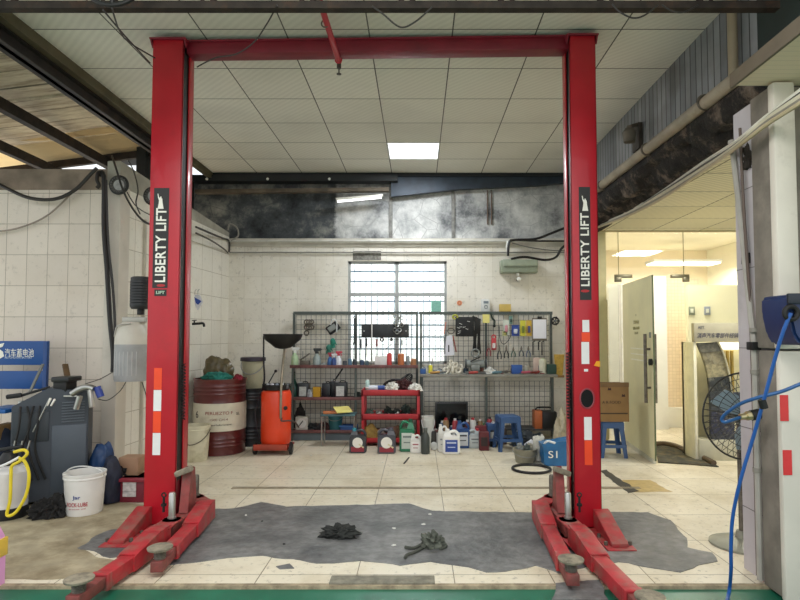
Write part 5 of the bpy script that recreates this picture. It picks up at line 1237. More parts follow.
pail('clear whitish pail with a dark purple lid standing on the black drum',253.5,0,359,.115,.135,'b5b094','8b8f92',z0=at(252,388,7.0).z-.018,D=7.12,lid='2d2233',dirt=.3)
pail('dirty cream pail standing on the floor in front of the maroon drum',197.5,462.5,427,.125,.145,'d8d2b8','5a564a',inner='a39455',dirt=.45,dcol='8f8458',name='paint_pail')
# orange oil drainer
DO=6.6; xo=X_(277,DO); ro=.168
t=thing('oil_drainer','orange wheeled waste-oil tank with a raised black bowl beside the tool rack','oil drainer',(xo,DO,0))
m_or=M('e8431c',.4,0,.08,4,dirt=.1,dcol='8f2a18',coat=.2,name='orange_tank')
zb,zt=at(277,446,DO-ro).z,at(277,391,DO-ro).z
mb=MB(); mb.lathe((xo,DO,0),[(0,zb),(ro*.9,zb),(ro,zb+.03),(ro,zt-.05),(ro*.95,zt-.015),(ro*.8,zt),(0,zt)],36); mb.build('tank',m_or,t)
mb=MB(); mb.bb((xo-.2,DO-.2,zb-.045),(xo+.17,DO+.2,zb-.02),.005); mb.bb((xo-.2,DO-.2,zb-.03),(xo+.17,DO-.185,zb+.02)); mb.build('base_frame',M('a8432e',.5,0,.2),t)
for sx_ in (-1,1):
    mb=MB(); mb.lathe((xo+sx_*.20,DO-.12,.065),[(0,-.018),(.05,-.018),(.064,-.012),(.064,.012),(.05,.018),(0,.018)],20,'X'); w_=mb.build('wheel',m_black,t)
    mb=MB(); mb.lathe((xo+sx_*.20,DO-.12,.065),[(0,-.022),(.022,-.022),(.022,.022),(0,.022)],14,'X'); mb.build('hub',m_greasy,w_)
for s in (-1,1): mb=MB(); mb.lathe((xo+s*.14,DO+.16,.045),[(0,-.014),(.044,-.014),(.044,.014),(0,.014)],16,'X'); mb.build('wheel',m_black,t)
zt2=at(277,383,DO).z
mb=MB(); mb.lathe((xo,DO,zt),[(ro*.85,0),(ro*.9,.05),(ro*.95,.055),(ro*.93,.065),(ro*.8,.06),(ro*.75,.01)],28); mb.build('top_tray',m_black,t)
for k,(px,py,c) in enumerate(((268,386,'b7bac0'),(272,387,'e8e6ee'),(277,385,'8d98a8'),(282,386,'f0f0f0'),(287,387,'5c6066'))):
    p=at(px,py,DO-.06); mb=MB(); mb.box((p.x,p.y,zt+.045),(.035,.03,.06),Matrix.Rotation(k,4,'Z'),.006); mb.build('fitting',M(c,.4),t)
xp=X_(283,DO-.12); 
mb=MB(); mb.tube([(xp,DO-ro-.02,at(283,418,DO-ro).z),(xp,DO-ro-.02,at(283,392,DO-ro).z),(xp+.005,DO-.16,at(283,372,DO-.16).z),(xp+.005,DO-.05,at(283,347,DO-.05).z)],.014,10,5); mb.build('drain_pipe',M('9b9180',.35,.6,.2),t)
zbw=at(284,334,DO).z; xb2=X_(283.5,DO); rb2=.215
mb=MB(); mb.lathe((xb2,DO-.03,0),[(.03,zbw-.17),(.09,zbw-.155),(.13,zbw-.12),(rb2*.9,zbw-.07),(rb2,zbw-.03),(rb2*1.03,zbw-.0),(rb2*.98,zbw),(rb2*.9,zbw-.04),(.1,zbw-.12),(0,zbw-.13)],36); mb.build('bowl',m_black,t)
mb=MB(); p=at(283,408,DO-ro-.03); mb.cyl((p.x+.03,p.y,p.z),(p.x+.03,p.y-.02,p.z),.022,n=14); mb.build('gauge',m_black,t)
mb=MB(); p=at(282,418,DO-ro-.02); mb.tube([p,p+Vector((.0,-.02,-.03)),p+Vector((.08,0,-.03)),p+Vector((.13,.05,-.05)),p+Vector((.16,.12,-.12))],.009,7,4); mb.build('valve_hose',M('463a36',.5),t)
mb=MB(); mb.tube([(xb2-rb2*1.02,DO-.03,zbw-.02),(xb2-rb2*1.02,DO-.02,zbw-.3),(xb2-rb2*1.0,DO,zt+.1),(xo-.2,DO+.02,.6),(xo-.24,DO,.45),(xo-.22,DO-.02,.3),(xo-.19,DO,.12)],.010,7,6); mb.build('suction_hose',M('1b1820',.4),t)
mb=MB(); mb.bar((xo-.13,DO+.1,zt+.04),(xo-.04,DO+.1,zt+.2),.012,.012,.003); mb.sphere((xo-.035,DO+.1,zt+.205),.018,2); mb.build('lever',m_black,t)
# things hanging on left side wall
t=thing('hanging_gloves','white and blue glove hanging on the left side wall beside the post','glove',tuple(at(197,311,6.05)))
g=at(197.5,302,6.05)
mb=MB(); mb.prism([g+Vector((-.035,0,.08)),g+Vector((.02,0,.075)),g+Vector((.055,0,-.0)),g+Vector((.0,0,-.09)),g+Vector((-.03,0,-.03))],(0,.02,0),.006); mb.build('palm',M('d9d9de',.6),t)
mb=MB(); mb.prism([g+Vector((-.03,-.004,.05)),g+Vector((.045,-.004,.01)),g+Vector((.01,-.004,-.03)),g+Vector((-.015,-.004,-.01))],(0,-.01,0),.002); mb.build('patch',M('2b4a9c',.6),t)
for k in range(2): mb=MB(); mb.tube([g+Vector((-.03+.03*k,0,.08)),g+Vector((-.03+.03*k,.01,.12)),g+Vector((-.02+.03*k,.02,.135))],.005,6,4); mb.build('hook',m_silver,t)
t=thing('wall_tap','black wall tap below the hanging glove on the left side wall','tap',tuple(at(199,325,6.1)))
g=at(199,323.5,6.1); mb=MB(); mb.tube([g+Vector((-.07,0,-.005)),g+Vector((0,0,0)),g+Vector((.045,0,.0)),g+Vector((.055,0,-.035))],.013,8,5); mb.build('spout',m_black,t)
mb=MB(); mb.cyl(g+Vector((-.05,0,0)),g+Vector((-.05,0,.03)),.008); mb.bar(g+Vector((-.075,0,.03)),g+Vector((-.025,0,.035)),.012,.008); mb.build('lever',m_black,t)
# ============================================================ LEFT FRONT
# hanging tank and filter
xt=at(133,336,5.0).x
t=thing('hanging_tank','milky plastic tank hanging on the wall left of the red post','tank',(xt,4.98,at(130,381,4.95).z))
za,zb_=at(130,381,4.95).z,at(130,322,4.95).z; rr=.135; hh=zb_-za
mb=MB(); mb.lathe((xt,4.98,za),[(0,0),(rr*.97,0),(rr,.02),(rr,hh*.62)],32); mb.build('lower_body',M('a9aaa9',.5,0,.15,10),t,label='greyer lower half')
mb=MB(); mb.lathe((xt,4.98,za),[(rr,hh*.62),(rr*.98,hh*.78),(rr*.75,hh*.95),(rr*.55,hh),(0,hh)],32); mb.build('upper_body',M('d5d0c2',.45,0,.1),t)
for k in range(7):
    mb=MB(); a=-PI/2+(k-3)*.25; x=xt+rr*math.cos(a)*1.002; y=4.98+rr*math.sin(a)*1.002; mb.bb((x-.003,y-.003,za+.05),(x+.003,y+.002,za+hh*.5)); mb.build('moulded_rib',M('c0c0bd',.5),t)
mb=MB(); mb.tube([(xt-rr*.8,4.9,za+hh*.75),(xt-rr*.5,4.87,za+hh*.93),(xt+rr*.3,4.87,za+hh*.97)],.006,6,4); mb.bar((xt-rr*.6,4.98,zb_+.02),(xt+rr*.9,4.98,zb_+.02),.05,.05,.012); mb.build('bracket',M('b5b2a8',.4,.3),t)
xf=at(141,300,5.0).x; zf0,zf1=at(141,309,5.0).z,at(141,277,5.0).z
t=thing('filter_canister','black ribbed canister mounted above the milky tank','canister',(xf,5.0,zf0))
pr=[(0,0),(.075,0),(.085,.015)]
n=9
for k in range(n): z=.03+(zf1-zf0-.06)*k/n; pr+=[(.088,z),(.088,z+.018),(.084,z+.022)]
pr+=[(.085,zf1-zf0-.01),(.07,zf1-zf0),(0,zf1-zf0)]
mb=MB(); mb.lathe((xf,5.0,zf0),pr,28); mb.build('body',M('26282a',.45),t)
mb=MB(); mb.cyl((xf,5.0,zf0-.05),(xf,5.0,zf0),.03,n=14); mb.build('outlet',m_black,t)
# wall boxes under the tank
cable('thin wire from the milky tank down to the spray gun',[at(113,372,4.95),at(100,379,4.9),at(85,384,4.85)],.004,'4a423a')
cable('thin dark wire curving right from the spray gun towards the wall',[at(98,399,4.8),at(108,400,4.9),at(120,391,4.95),at(127,380,4.95)],.004,'3d3833')
mb=MB(); mb.tube([at(142,382,4.97),at(146,395,4.97),at(147,404,4.97)],.004,6,4); tag(mb.build('tank_wire',m_black),'short wire hanging from under the milky tank by the red post','wire')
# round black coils on the wall top
def ringthing(label,c,R_,axis='Y'):
    t=thing('cable_reel',label,'reel',tuple(c-Vector((0,0,R_))))
    mb=MB(); mb.torus(c,R_,.014,axis,n=36,k=8); mb.build('rim',M('23211f',.6),t)
    mb=MB(); 
    for k in range(18):
        a=2*PI*k/18; mb.box(c+Vector((R_*.86*math.cos(a),-.012,R_*.86*math.sin(a))),(.014,.01,.014))
    mb.torus(c,R_*.72,.006,axis,n=30,k=6); mb.build('slots',M('5b5955',.6),t)
    mb=MB(); mb.tube([c+Vector((0,.004,0)),c+Vector((0,-.006,0))],R_*.62,24); mb.build('face',M('a8a7a4',.6,0,.35,18),t)
ringthing('round slotted wall vent above the pillar corner, left of the red post',at(119,185,5.06),.075)
ringthing('round slotted wall vent half hidden behind the red post',at(153,196,5.2),.075)
rope=M('1f1c1a',.6)
cable('thick black hose hanging down the pillar corner to the floor clutter',[at(101,173,5.08),at(104,180,5.06),at(104,230,5.05),at(107,270,5.05),at(110,320,5.05),at(113,352,5.04),at(113,372,5.04)],.020,'1f1c1a',8,name='hose',cat='hose')
cable('second thinner black hose beside the thick one on the pillar corner',[at(106,180,5.06),at(108,240,5.05),at(113,290,5.05),at(115,330,5.04),at(114,365,5.04)],.011,'2a2624')
cable('black cable sagging across the plaster band of the left wall',[at(-12,178,5.15),at(8,189,5.15),at(30,198,5.15),at(55,199,5.15),at(75,190,5.15),at(90,175,5.15),at(97,168,5.15)],.016,'2a2623',7)
cable('grey cable sagging lower across the left wall tiles',[at(-12,232,5.2),at(15,229,5.2),at(45,217,5.2),at(70,195,5.2),at(92,172,5.2)],.008,'9a8f83')
t=thing('wall_hook','dark iron hook at the top of the pillar corner','hook',tuple(at(98,186,5.1)))
mb=MB(); mb.tube([at(103,172,5.08),at(98,173,5.05),at(97,180,5.05),at(99,185,5.05),at(97,188,5.05)],.016,7,5); mb.build('hook',M('2b2724',.6,.2,.3),t)
mb=MB(); mb.box(at(101,174,5.08),(.06,.03,.05),None,.006); mb.build('plate',M('2b2724',.6,.2,.3),t)
cable('black wire dropping from the roof beam in front of the vent to the post',[at(112,156,5.3),at(116,168,5.0),at(123,190,4.9),at(133,209,4.7),at(145,222,4.4),at(160,226,4.3)],.009,'1f1b19')
cable('thin wire looping down beside the vent over the side wall',[at(128,160,5.4),at(134,172,5.2),at(138,190,5.15),at(136,203,5.15),at(140,214,5.1)],.006,'3a3632')
cable('thin wire swinging along the top of the side wall behind the post',[at(127,192,5.1),at(136,206,5.1),at(150,215,5.12),at(165,222,5.2)],.005,'4b4742')
# battery sign rack
DSN=4.95
m_blue=M('124a8c',.4,0,.08,name='sign_blue')
t=thing('battery_rack','blue display rack with a white-lettered header panel against the left wall','display rack',(X_(15,DSN),DSN,0))
a=at(-14,341,DSN); b=at(47,365,DSN)
mb=MB(); mb.bb((a.x,DSN,b.z),(b.x,DSN+.03,a.z),.002); mb.build('header_panel',m_blue,t)
a2=at(-14,371,DSN); b2=at(46,389,DSN)
mb=MB(); mb.bb((a2.x,DSN,b2.z),(b2.x,DSN+.03,a2.z),.002); mb.build('lower_panel',m_blue,t)
for px in (45,-12):
    mb=MB(); p=at(px,341,DSN); mb.bb((p.x-.012,DSN+.0,0),(p.x+.02,DSN+.28,p.z-.0),.002) if False else mb.bb((p.x-.012,DSN-.004,0),(p.x+.022,DSN+.03,p.z),.002); mb.build('upright',M('0f3f7c',.4),t)
a3=at(-14,402,4.7); mb=MB(); b3=at(14,412,4.7); mb.bb((a3.x,4.6,b3.z),(b3.x,DSN,b3.z+.03),.003); mb.build('shelf',M('1a5a9c',.4),t)
c=at(19.5,352.8,DSN); text('lettering','汽车蓄电池',.1,(c.x,DSN-.002,c.z),m_cream,t,FR@Matrix.Shear('XZ',4,(0,0)) if False else FR,.001,fit=(at(33.5,350,DSN).x-at(4.5,350,DSN).x,.072))
c=at(18.5,357.5,DSN); text('lettering','AUTOMOTIVE BATTERY',.1,(c.x,DSN-.002,c.z),M('c8d6ea',.5),t,FR,.001,fit=(.235,.018))
c=at(-1,351,DSN); mb=MB(); mb.prism([c+Vector((x*.05,-.001,z*.05)) for x,z in ((-1,.9),(.9,1.4),(.6,.7),(-.2,.5),(.7,-.1),(.9,-.9),(.1,-1.4),(-1,-1.3),(-.2,-.6),(-.3,-.1),(-1,.2))],(0,-.002,0)); mb.build('emblem',m_cream,t)
# grey machine, turned slightly towards the bay
DMc=4.55; cxm=-2.965; xa,xb=cxm-.26,cxm+.26
def xm(px): return xa+(px-19)/73*.52
t=thing('grey_machine','large slate grey steel cabinet with a sloping top against the left wall','machine',(cxm,4.72,0))
zt1,zt2=Z_(407,4.46),Z_(388,4.6)
m_slate=M('41474f',.45,0,.12,4,dirt=.15,dcol='2a2d31',name='slate_paint')
mb=MB(); mb.prism([(xa,DMc,.03),(xb,DMc,.03),(xb,DMc,Z_(391,4.68)),(xm(52),DMc,zt2),(xa,DMc,zt1)],(0,.34,0),.006); bd=mb.build('body',m_slate,t)
xs=xm(57); mb=MB(); mb.bb((xs,DMc-.012,.06),(xb-.01,DMc,Z_(424,4.65)),.003); mb.build('door',M('4a525b',.4,0,.1),t)
for k in range(8):
    mb=MB(); z=Z_(402+k*2.7,4.65); mb.bar((xm(66),DMc-.006,z),(xm(88),DMc-.006,z+.004),.012,.008); mb.build('louvre',M('5b626a',.4),t)
for px in (24,86):
    mb=MB(); mb.bb((xm(px)-.02,DMc+.03,0),(xm(px)+.02,DMc+.1,.03)); mb.build('foot',m_black,t)
mb=MB(); mb.bb((xa+.01,DMc-.01,Z_(442,4.5)),(xs-.02,DMc,Z_(412,4.5)),.003); mb.build('side_panel',M('333a40',.5,0,.1),t)
for k in range(4):
    mb=MB(); x=xm(28+k*6); mb.tube([(x,DMc-.03,Z_(406,4.5)),(x+.03*math.sin(k*2),DMc-.06,Z_(425,4.5)),(x-.02,DMc-.05,Z_(450,4.5)),(x+.05,DMc-.04,Z_(480,4.5))],.009,6,6); mb.build('hose',m_black,t)
t.rotation_euler.z=.42
# things on the machine
def ptag(mb,name,mat,label,cat): return tag(mb.build(name,mat),label,cat)
t=thing('control_box','black lidded box standing on the grey cabinet','box',tuple(at(61,391,4.65)))
a=at(54,392,4.62); b=at(68,377,4.62); mb=MB(); mb.bb((a.x,4.6,a.z),(b.x,4.75,b.z-.03),.01); mb.build('body',m_black,t)
a=at(52,382,4.6); b=at(70,377,4.6); mb=MB(); mb.bb((a.x,4.58,a.z),(b.x,4.77,b.z),.01); mb.build('lid',M('1d1e1f',.4),t)
mb=MB(); mb.bar(at(22,404,4.52),at(56,391,4.6),.03,.03,.008); ptag(mb,'steel_bar',m_silver,'long silver bar lying along the sloping cabinet top','bar')
mb=MB(); mb.bar(at(30,392,4.7),at(43,364,4.78),.035,.01,.002); ptag(mb,'flat_bar',M('6f7069',.5,.3),'grey flat bar leaning in front of the blue rack panels','bar')
mb=MB(); mb.bar(at(69,385,4.8),at(65,364,4.85),.045,.02,.004); ptag(mb,'wooden_stick',M('6b5234',.7,0,.3),'brown wooden stick standing behind the black box','stick')
t=thing('tool_clamp','black clamp lying at the left end of the cabinet top','clamp',tuple(at(14,399,4.55)))
mb=MB(); mb.bar(at(6,397,4.55),at(22,395,4.6),.05,.035,.01); mb.build('jaw',m_black,t); mb=MB(); mb.bar(at(20,396,4.6),at(50,387,4.68),.03,.02,.005); mb.build('arm',m_black,t)
mb=MB(); mb.cyl(at(21,401,4.53),at(21,407,4.53),.02,n=12); mb.build('screw',m_silver,t)
t=thing('spray_gun','silver spray gun with a blue cup lying at the right end of the cabinet','spray gun',tuple(at(84,398,4.6)))
mb=MB(); mb.tube([at(72,394,4.58),at(80,389,4.58),at(88,387,4.58),at(94,389,4.58)],.026,10,4); mb.bar(at(64,396,4.58),at(80,396,4.58),.012,.012); mb.build('body',m_silver,t)
mb=MB(); mb.bar(at(90,389,4.58),at(92,408,4.56),.035,.045,.012); mb.build('grip',M('b4b2ab',.35,.5),t)
mb=MB(); mb.tube([at(80,396,4.54),at(76,409,4.54)],.022,10); mb.build('trigger_valve',m_silver,t)
mb=MB(); mb.tube([at(97,387,4.6),at(101,397,4.6)],.028,14); mb.build('cup',M('2b3f8f',.35),t)
mb=MB(); mb.cyl(at(50,398,4.5),at(33,432,4.48),.006); ptag(mb,'long_screwdriver',m_silver,'long thin steel rod leaning down the front of the grey cabinet','rod')
for k,(a,b) in enumerate((((51,398),(47,406)),((55,399),(51,406)))):
    mb=MB(); mb.bar(at(a[0],a[1],4.5),at(b[0],b[1],4.5),.014,.014,.004); ptag(mb,'valve_lever',m_cream,('left','right')[k]+' one of two short cream levers on the cabinet front','lever')
# sprayer with yellow hose
p=gp(12,522); ry=.125; cyy=p.y+ry; xx=X_(13,cyy)
t=thing('foam_sprayer','white ribbed canister with black base and yellow hose at the left edge','sprayer',(xx,cyy,0))
zt=at(12,468,cyy-ry).z
pr=[(ry*.98,.075),(ry,.085)]
for k in range(16): z=.10+(zt-.16)*k/16; pr+=[(ry,z),(ry*.985,z+.01)]
pr+=[(ry,zt-.05),(ry*.8,zt-.01),(ry*.5,zt)]
mb=MB(); mb.lathe((xx,cyy,0),pr,32); mb.build('canister',M('dcdad8',.35,0,.06),t)
mb=MB(); mb.lathe((xx,cyy,0),[(0,0),(ry*1.05,0),(ry*1.08,.03),(ry*1.02,.08),(0,.085)],28); mb.build('base',m_black,t)
mb=MB(); mb.lathe((xx,cyy,zt),[(ry*.55,-.01),(ry*.6,.02),(ry*.45,.06),(ry*.3,.09),(0,.09)],20); mb.bar((xx-.1,cyy,zt+.1),(xx+.1,cyy,zt+.13),.03,.025,.008); mb.build('pump_head',m_black,t)
yl=M('e6cf2a',.4,name='yellow_hose')
q=lambda px,py,d=0: at(px,py,cyy-ry-.02-d)
mb=MB(); mb.tube([q(14,452),q(24,450),q(27,454),q(20,461),q(12,466),q(11,475),q(10,500),q(7,515),q(16,512),q(26,495),q(29,475),q(25,462),q(19,458)],.011,8,8); mb.build('hose',yl,t)
mb=MB(); mb.tube([q(-8,469),q(4,465),q(14,460),q(19,457)],.009,7,5); mb.build('hose_tail',m_white,t)
for k in range(3): mb=MB(); mb.cyl((xx+.03+.05*k,cyy,zt+.1),(xx+.04+.055*k,cyy,zt+.17),.006); mb.build('nozzle',m_silver,t)
rag('bag','dark navy bag behind the sprayer at the left edge','bag',(X_(2,4.75),4.72,0),(.2,.13,.46),'1c2536',111,.2,2.5)
mb=MB(); mb.bb(at(-14,441,4.62),at(9,424,4.75)+Vector((0,.1,0)),.004); ptag(mb,'carton',M('8a6a3f',.8,0,.2),'brown carton edge showing left of the grey cabinet','box')
# black clutter on floor
for k,(px,py,w,h,l) in enumerate(((38,520,.10,.09,'black heap of hose parts on the floor between sprayer and white bucket'),(50,519,.09,.11,'dark heap of parts on the floor just left of the white bucket'))):
    c=gp(px,py); rag('parts_heap',l,'parts',(c.x,c.y+.08,0),(w,.10,h),'1d1c1b',115+k,.6,5)
for k,(px,py) in enumerate(((52,510),(57,507),(66,512))):
    c=at(px,py,4.3); mb=MB(); mb.tube([c+Vector((-.03,0,0)),c+Vector((0,-.01,.03)),c+Vector((.03,0,.01))],.009,7,4); ptag(mb,'loose_fitting',m_cream,('left','middle','right')[k]+' one of three small cream fittings on the black floor heap','fitting')
# white bucket
t,xw,yw_,hw_=pail('white bucket with a red and blue print standing before the grey cabinet',88.5,517.5,476,.124,.140,'e6e4de','dadad6',handle_up=True,inner='6f685c',name='bucket')
for k,(py,s,w,h,c) in enumerate(((499,'Jar',.055,.034,'1f3f8a'),(506,'ROCK-LUBE',.15,.030,'b02a3c'),(510.5,'grease oil',.12,.012,'b8606a'))):
    z=at(88,py,yw_-.15).z; mat_=M(c,.5)
    text('lettering',s,1,(xw-.0,yw_-.168+.0,z),mat_,t,FR,.001,fit=(w,h)) if False else None
    cu=bpy.data.curves.new('lettering','FONT'); cu.body=s; cu.size=1; cu.align_x='CENTER'; cu.offset=.01
    to=bpy.data.objects.new('lettering_source',cu); COL.objects.link(to); dg=bpy.context.evaluated_depsgraph_get(); dg.update(); me=bpy.data.meshes.new_from_object(to.evaluated_get(dg)); bpy.data.objects.remove(to); bpy.data.curves.remove(cu)
    xs=[v.co.x for v in me.vertices]; ys=[v.co.y for v in me.vertices]
    for v in me.vertices:
        u=((v.co.x-min(xs))/(max(xs)-min(xs))-.5)*w; qz=((v.co.y-min(ys))/(max(ys)-min(ys))-.5)*h
        R_=.124+.016*min(1,(z+qz)/(hw_*.86))*1.0+.0025; a=u/R_+.12; v.co=Vector((R_*math.sin(a),-R_*math.cos(a),z+qz))
    me.materials.clear(); me.materials.append(mat_); me.name='lettering'; o=bpy.data.objects.new('lettering',me); COL.objects.link(o); o.parent=t
# bags near the pillar
rag('tarp_bag','blue tarpaulin bag lying behind the white bucket','bag',(X_(104,4.78),4.80,0),(.12,.11,.33),'173a66',121,.25,2.5,.5)
rag('duffel_bag','navy duffel bag between the white bucket and the red crate','bag',(X_(113,4.62),4.62,0),(.09,.09,.26),'141c33',122,.2,2.5,.6)
t=thing('red_crate','red crate with white markings left of the red post','crate',(X_(131,4.75),4.75,0))
a=at(119,507,4.62); b=at(144,478,4.62); mb=MB(); mb.bb((a.x,4.62,0),(b.x,4.9,b.z),.01); mb.build('body',M('7c2334',.5,0,.2),t)
mb=MB(); mb.bb((a.x-.01,4.6,b.z-.03),(b.x+.01,4.92,b.z),.006); mb.build('rim',M('8f2a3a',.5),t)
for k in range(3): mb=MB(); z=b.z*(.25+.22*k); mb.bb((a.x+.03,4.612,z),(b.x-.06,4.62,z+.04)); mb.build('marking',M('d8d4d2',.5,0,.3,30),t)
t=carton('small brown carton on top of the red crate',X_(134,4.75),4.77,at(130,478,4.62).z,.16,.14,.14,'a88467')
rag('cable_heap','black lead heap with white plug on the red crate','cable',(X_(122,4.72),4.70,at(130,478,4.62).z),(.07,.06,.07),'1e1d20',125,.6,6)
mb=MB(); mb.tube([at(113,462,4.7),at(115,473,4.68),at(113,487,4.66)],.013,7,4); ptag(mb,'strap',m_white,'short white strap hanging over the navy bag','strap')
mb=MB(); mb.bar(at(113,459,4.72),at(116,470,4.70),.02,.02,.005); ptag(mb,'brush',m_black,'short black upright grip sticking out above the navy bag','grip')
# pink jug at lower left
c=gp(-8,596,0); 
t=thing('coolant_jug','pink translucent jug with a yellow label at the bottom left edge','jug',(c.x,c.y+.09,-.035))
x1=at(7,560,c.y+.16).x; hj=at(0,530,c.y).z
mb=MB(); mb.prism([(x1-.22,c.y,-.035),(x1,c.y,-.035),(x1,c.y,hj-.09),(x1-.05,c.y,hj),(x1-.22,c.y,hj)],(0,.16,0),.012); mb.build('body',M('d79ac8',.3,0,.05),t)
za=at(0,566,c.y).z; zb=at(0,547,c.y).z
mb=MB(); mb.bb((x1-.215,c.y-.003,za),(x1+.002,c.y+.163,zb),.003); mb.build('label',M('e8c451',.4),t)
mb=MB(); mb.cyl((x1-.14,c.y+.08,hj),(x1-.14,c.y+.08,hj+.03),.03); mb.build('cap',m_white,t)
# ============================================================ RIGHT SIDE
DG=7.24
m=bpy.data.materials.new('shop_glass'); m.use_nodes=True; nt=m.node_tree; nt.nodes.clear()
o_=nt.nodes.new('ShaderNodeOutputMaterial'); tr=nt.nodes.new('ShaderNodeBsdfTransparent'); gl=nt.nodes.new('ShaderNodeBsdfGlossy'); gl.inputs['Roughness'].default_value=.03
mx=nt.nodes.new('ShaderNodeMixShader'); fr=nt.nodes.new('ShaderNodeFresnel'); fr.inputs[0].default_value=1.5; tr.inputs[0].default_value=(.97,.98,.96,1)
nt.links.new(fr.outputs[0],mx.inputs[0]); nt.links.new(tr.outputs[0],mx.inputs[1]); nt.links.new(gl.outputs[0],mx.inputs[2]); nt.links.new(mx.outputs[0],o_.inputs[0])
m_glass=m
xg=lambda px: X_(px,DG)
zg=lambda py: Z_(py,DG)
m_hd=M('c9bf93',.4,.2,.1,name='header_bronze'); m_fit=M('7a7561',.35,.7,.15,name='patch_steel')
mb=MB(); mb.bb((XR,DG-.03,zg(232)),(5.0,DG+.03,2.66)); struct('trim_13',mb,M('a99f74',.4,.3,name='header'))
mb=MB(); mb.bb((XR-.0,DG-.02,0),(xg(606.5),DG+.02,2.66)); struct('trim_14',mb,m_hd)
def pane(n_,x0,x1,z0,z1):
    mb=MB(); mb.bb((x0,DG-.005,z0),(x1,DG+.005,z1)); struct(n_,mb,m_glass)
zt_=zg(278)
pane('window_2',xg(606.5),xg(619),0,zt_); pane('window_3',xg(606.5),xg(619.3),zt_+.004,zg(232)); pane('window_4',xg(619.7),xg(684.8),zt_+.004,zg(232)); pane('window_5',xg(685.2),5.0,zt_+.004,zg(232)); pane('window_6',xg(686),5.0,0,zt_)
for px in (619.5,685):
    mb=MB(); mb.bb((xg(px)-.003,DG-.006,zt_),(xg(px)+.003,DG+.006,zg(232))); struct('trim_15',mb,M('8f8a5f',.4,name='glass_seam'))
for k,(a_,b_) in enumerate((((615.5,274.5),(633,282)),((672,274.5),(690,282)))):
    t=thing('patch_fitting',('left','right')[k]+' steel patch fitting at the top corner of the glass doorway','door fitting',(xg((a_[0]+b_[0])/2),DG,zg(283)))
    mb=MB(); mb.bb((xg(a_[0]),DG-.02,zg(278)),(xg(b_[0]),DG+.02,zg(274.5)),.003); mb.build('plate',m_fit,t)
    q=(615.5,622) if k==0 else (684,690)
    mb=MB(); mb.bb((xg(q[0]),DG-.021,zg(282)),(xg(q[1]),DG+.021,zg(277)),.003); mb.build('corner_plate',m_fit,t)
# open glass door leaf
H0=Vector((xg(622),7.2,0)); H1=Vector(((652.5-CX)/F*6.0,6.0,0)); dd=(H1-H0); L=dd.length; dn=dd.normalized(); nv=Vector((-dn.y,dn.x,0))
if nv.x>0: nv=-nv
t=thing('glass_door','open frosted cream glass door leaf with a steel pull handle','door',tuple(H0))
m_frost=M('e9e2b4',.35,0,.10,3,dirt=.15,dcol='c9b978',name='frosted_glass')
z1_=1.96
mb=MB(); mb.prism([H0+Vector((0,0,.03)),H1+Vector((0,0,.03)),H1+Vector((0,0,z1_)),H0+Vector((0,0,z1_))],nv*-.012); mb.build('leaf',m_frost,t)
mb=MB(); mb.prism([H1+Vector((0,0,.03)),H1+dn*.012+Vector((0,0,.03)),H1+dn*.012+Vector((0,0,z1_)),H1+Vector((0,0,z1_))],nv*-.014); mb.build('edge',M('5f6a4a',.2),t,label='dark green glass edge')
mb=MB(); mb.bar(H0+Vector((0,0,.02)),H1+Vector((0,0,.02)),.03,.04); mb.build('bottom_rail',M('d8d6c4',.4,.3),t)
for s,off in ((1,.05),(-1,.05)):
    p=H0+dn*(L-.10)+nv*(s*off); zt3=at(644,334,6.1).z; zb3=at(644,403,6.1).z
    mb=MB(); mb.cyl((p.x,p.y,zb3),(p.x,p.y,zt3),.017,n=12); mb.build('pull_bar',m_greasy,t,label='brushed steel pull bar')
    for z in (zt3-.16,zb3+.16): 
        q=H0+dn*(L-.10); mb=MB(); mb.cyl((q.x,q.y,z),(p.x+nv.x*s*.01,p.y,z),.012,n=10); mb.build('standoff',m_greasy,t)
q=H0+dn*(L-.04); z=at(652,362,6.05).z; mb=MB(); mb.cyl(q+nv*.03+Vector((0,0,z)),q-nv*.03+Vector((0,0,z)),.035,n=18); mb.build('lock',m_black,t)
q=H0+dn*(L-.08)+nv*.002; z=at(648,335,6.05).z; mb=MB(); mb.bar(q+Vector((0,0,z-.03)),q+Vector((0,0,z+.03)),.004,.05,up=(0,1,0)); mb.build('lock_sticker',M('8a8f84',.5),t)
for k,z in enumerate((at(640,350,6.2).z,at(640,356,6.2).z,at(640,362,6.2).z)):
    mb=MB(); mb.prism([H0+dn*.35+nv*.001+Vector((0,0,z)),H0+dn*(L-.15)+nv*.001+Vector((0,0,z)),H0+dn*(L-.15)+nv*.001+Vector((0,0,z+.015)),H0+dn*.35+nv*.001+Vector((0,0,z+.015))],nv*.001); mb.build('pale_stripe',M('f7f3da',.3),t)
RD=Matrix((( dn.x,0,nv.x,0),(dn.y,0,nv.y,0),(0,1,0,0),(0,0,0,1)))
q=H0+dn*.60+nv*.003
for k,(s_,z,w,h) in enumerate((('+',at(636,315,6.6).z,.04,.03),('营业时间',at(636,322,6.6).z,.22,.045),('8:00-18:00',at(636,328,6.6).z,.26,.035),('请进',at(632,333,6.6).z,.16,.03))):
    text('lettering',s_,.1,(q.x,q.y,z),M('a89f6a',.5),t,RD,.0008,fit=(w,h))
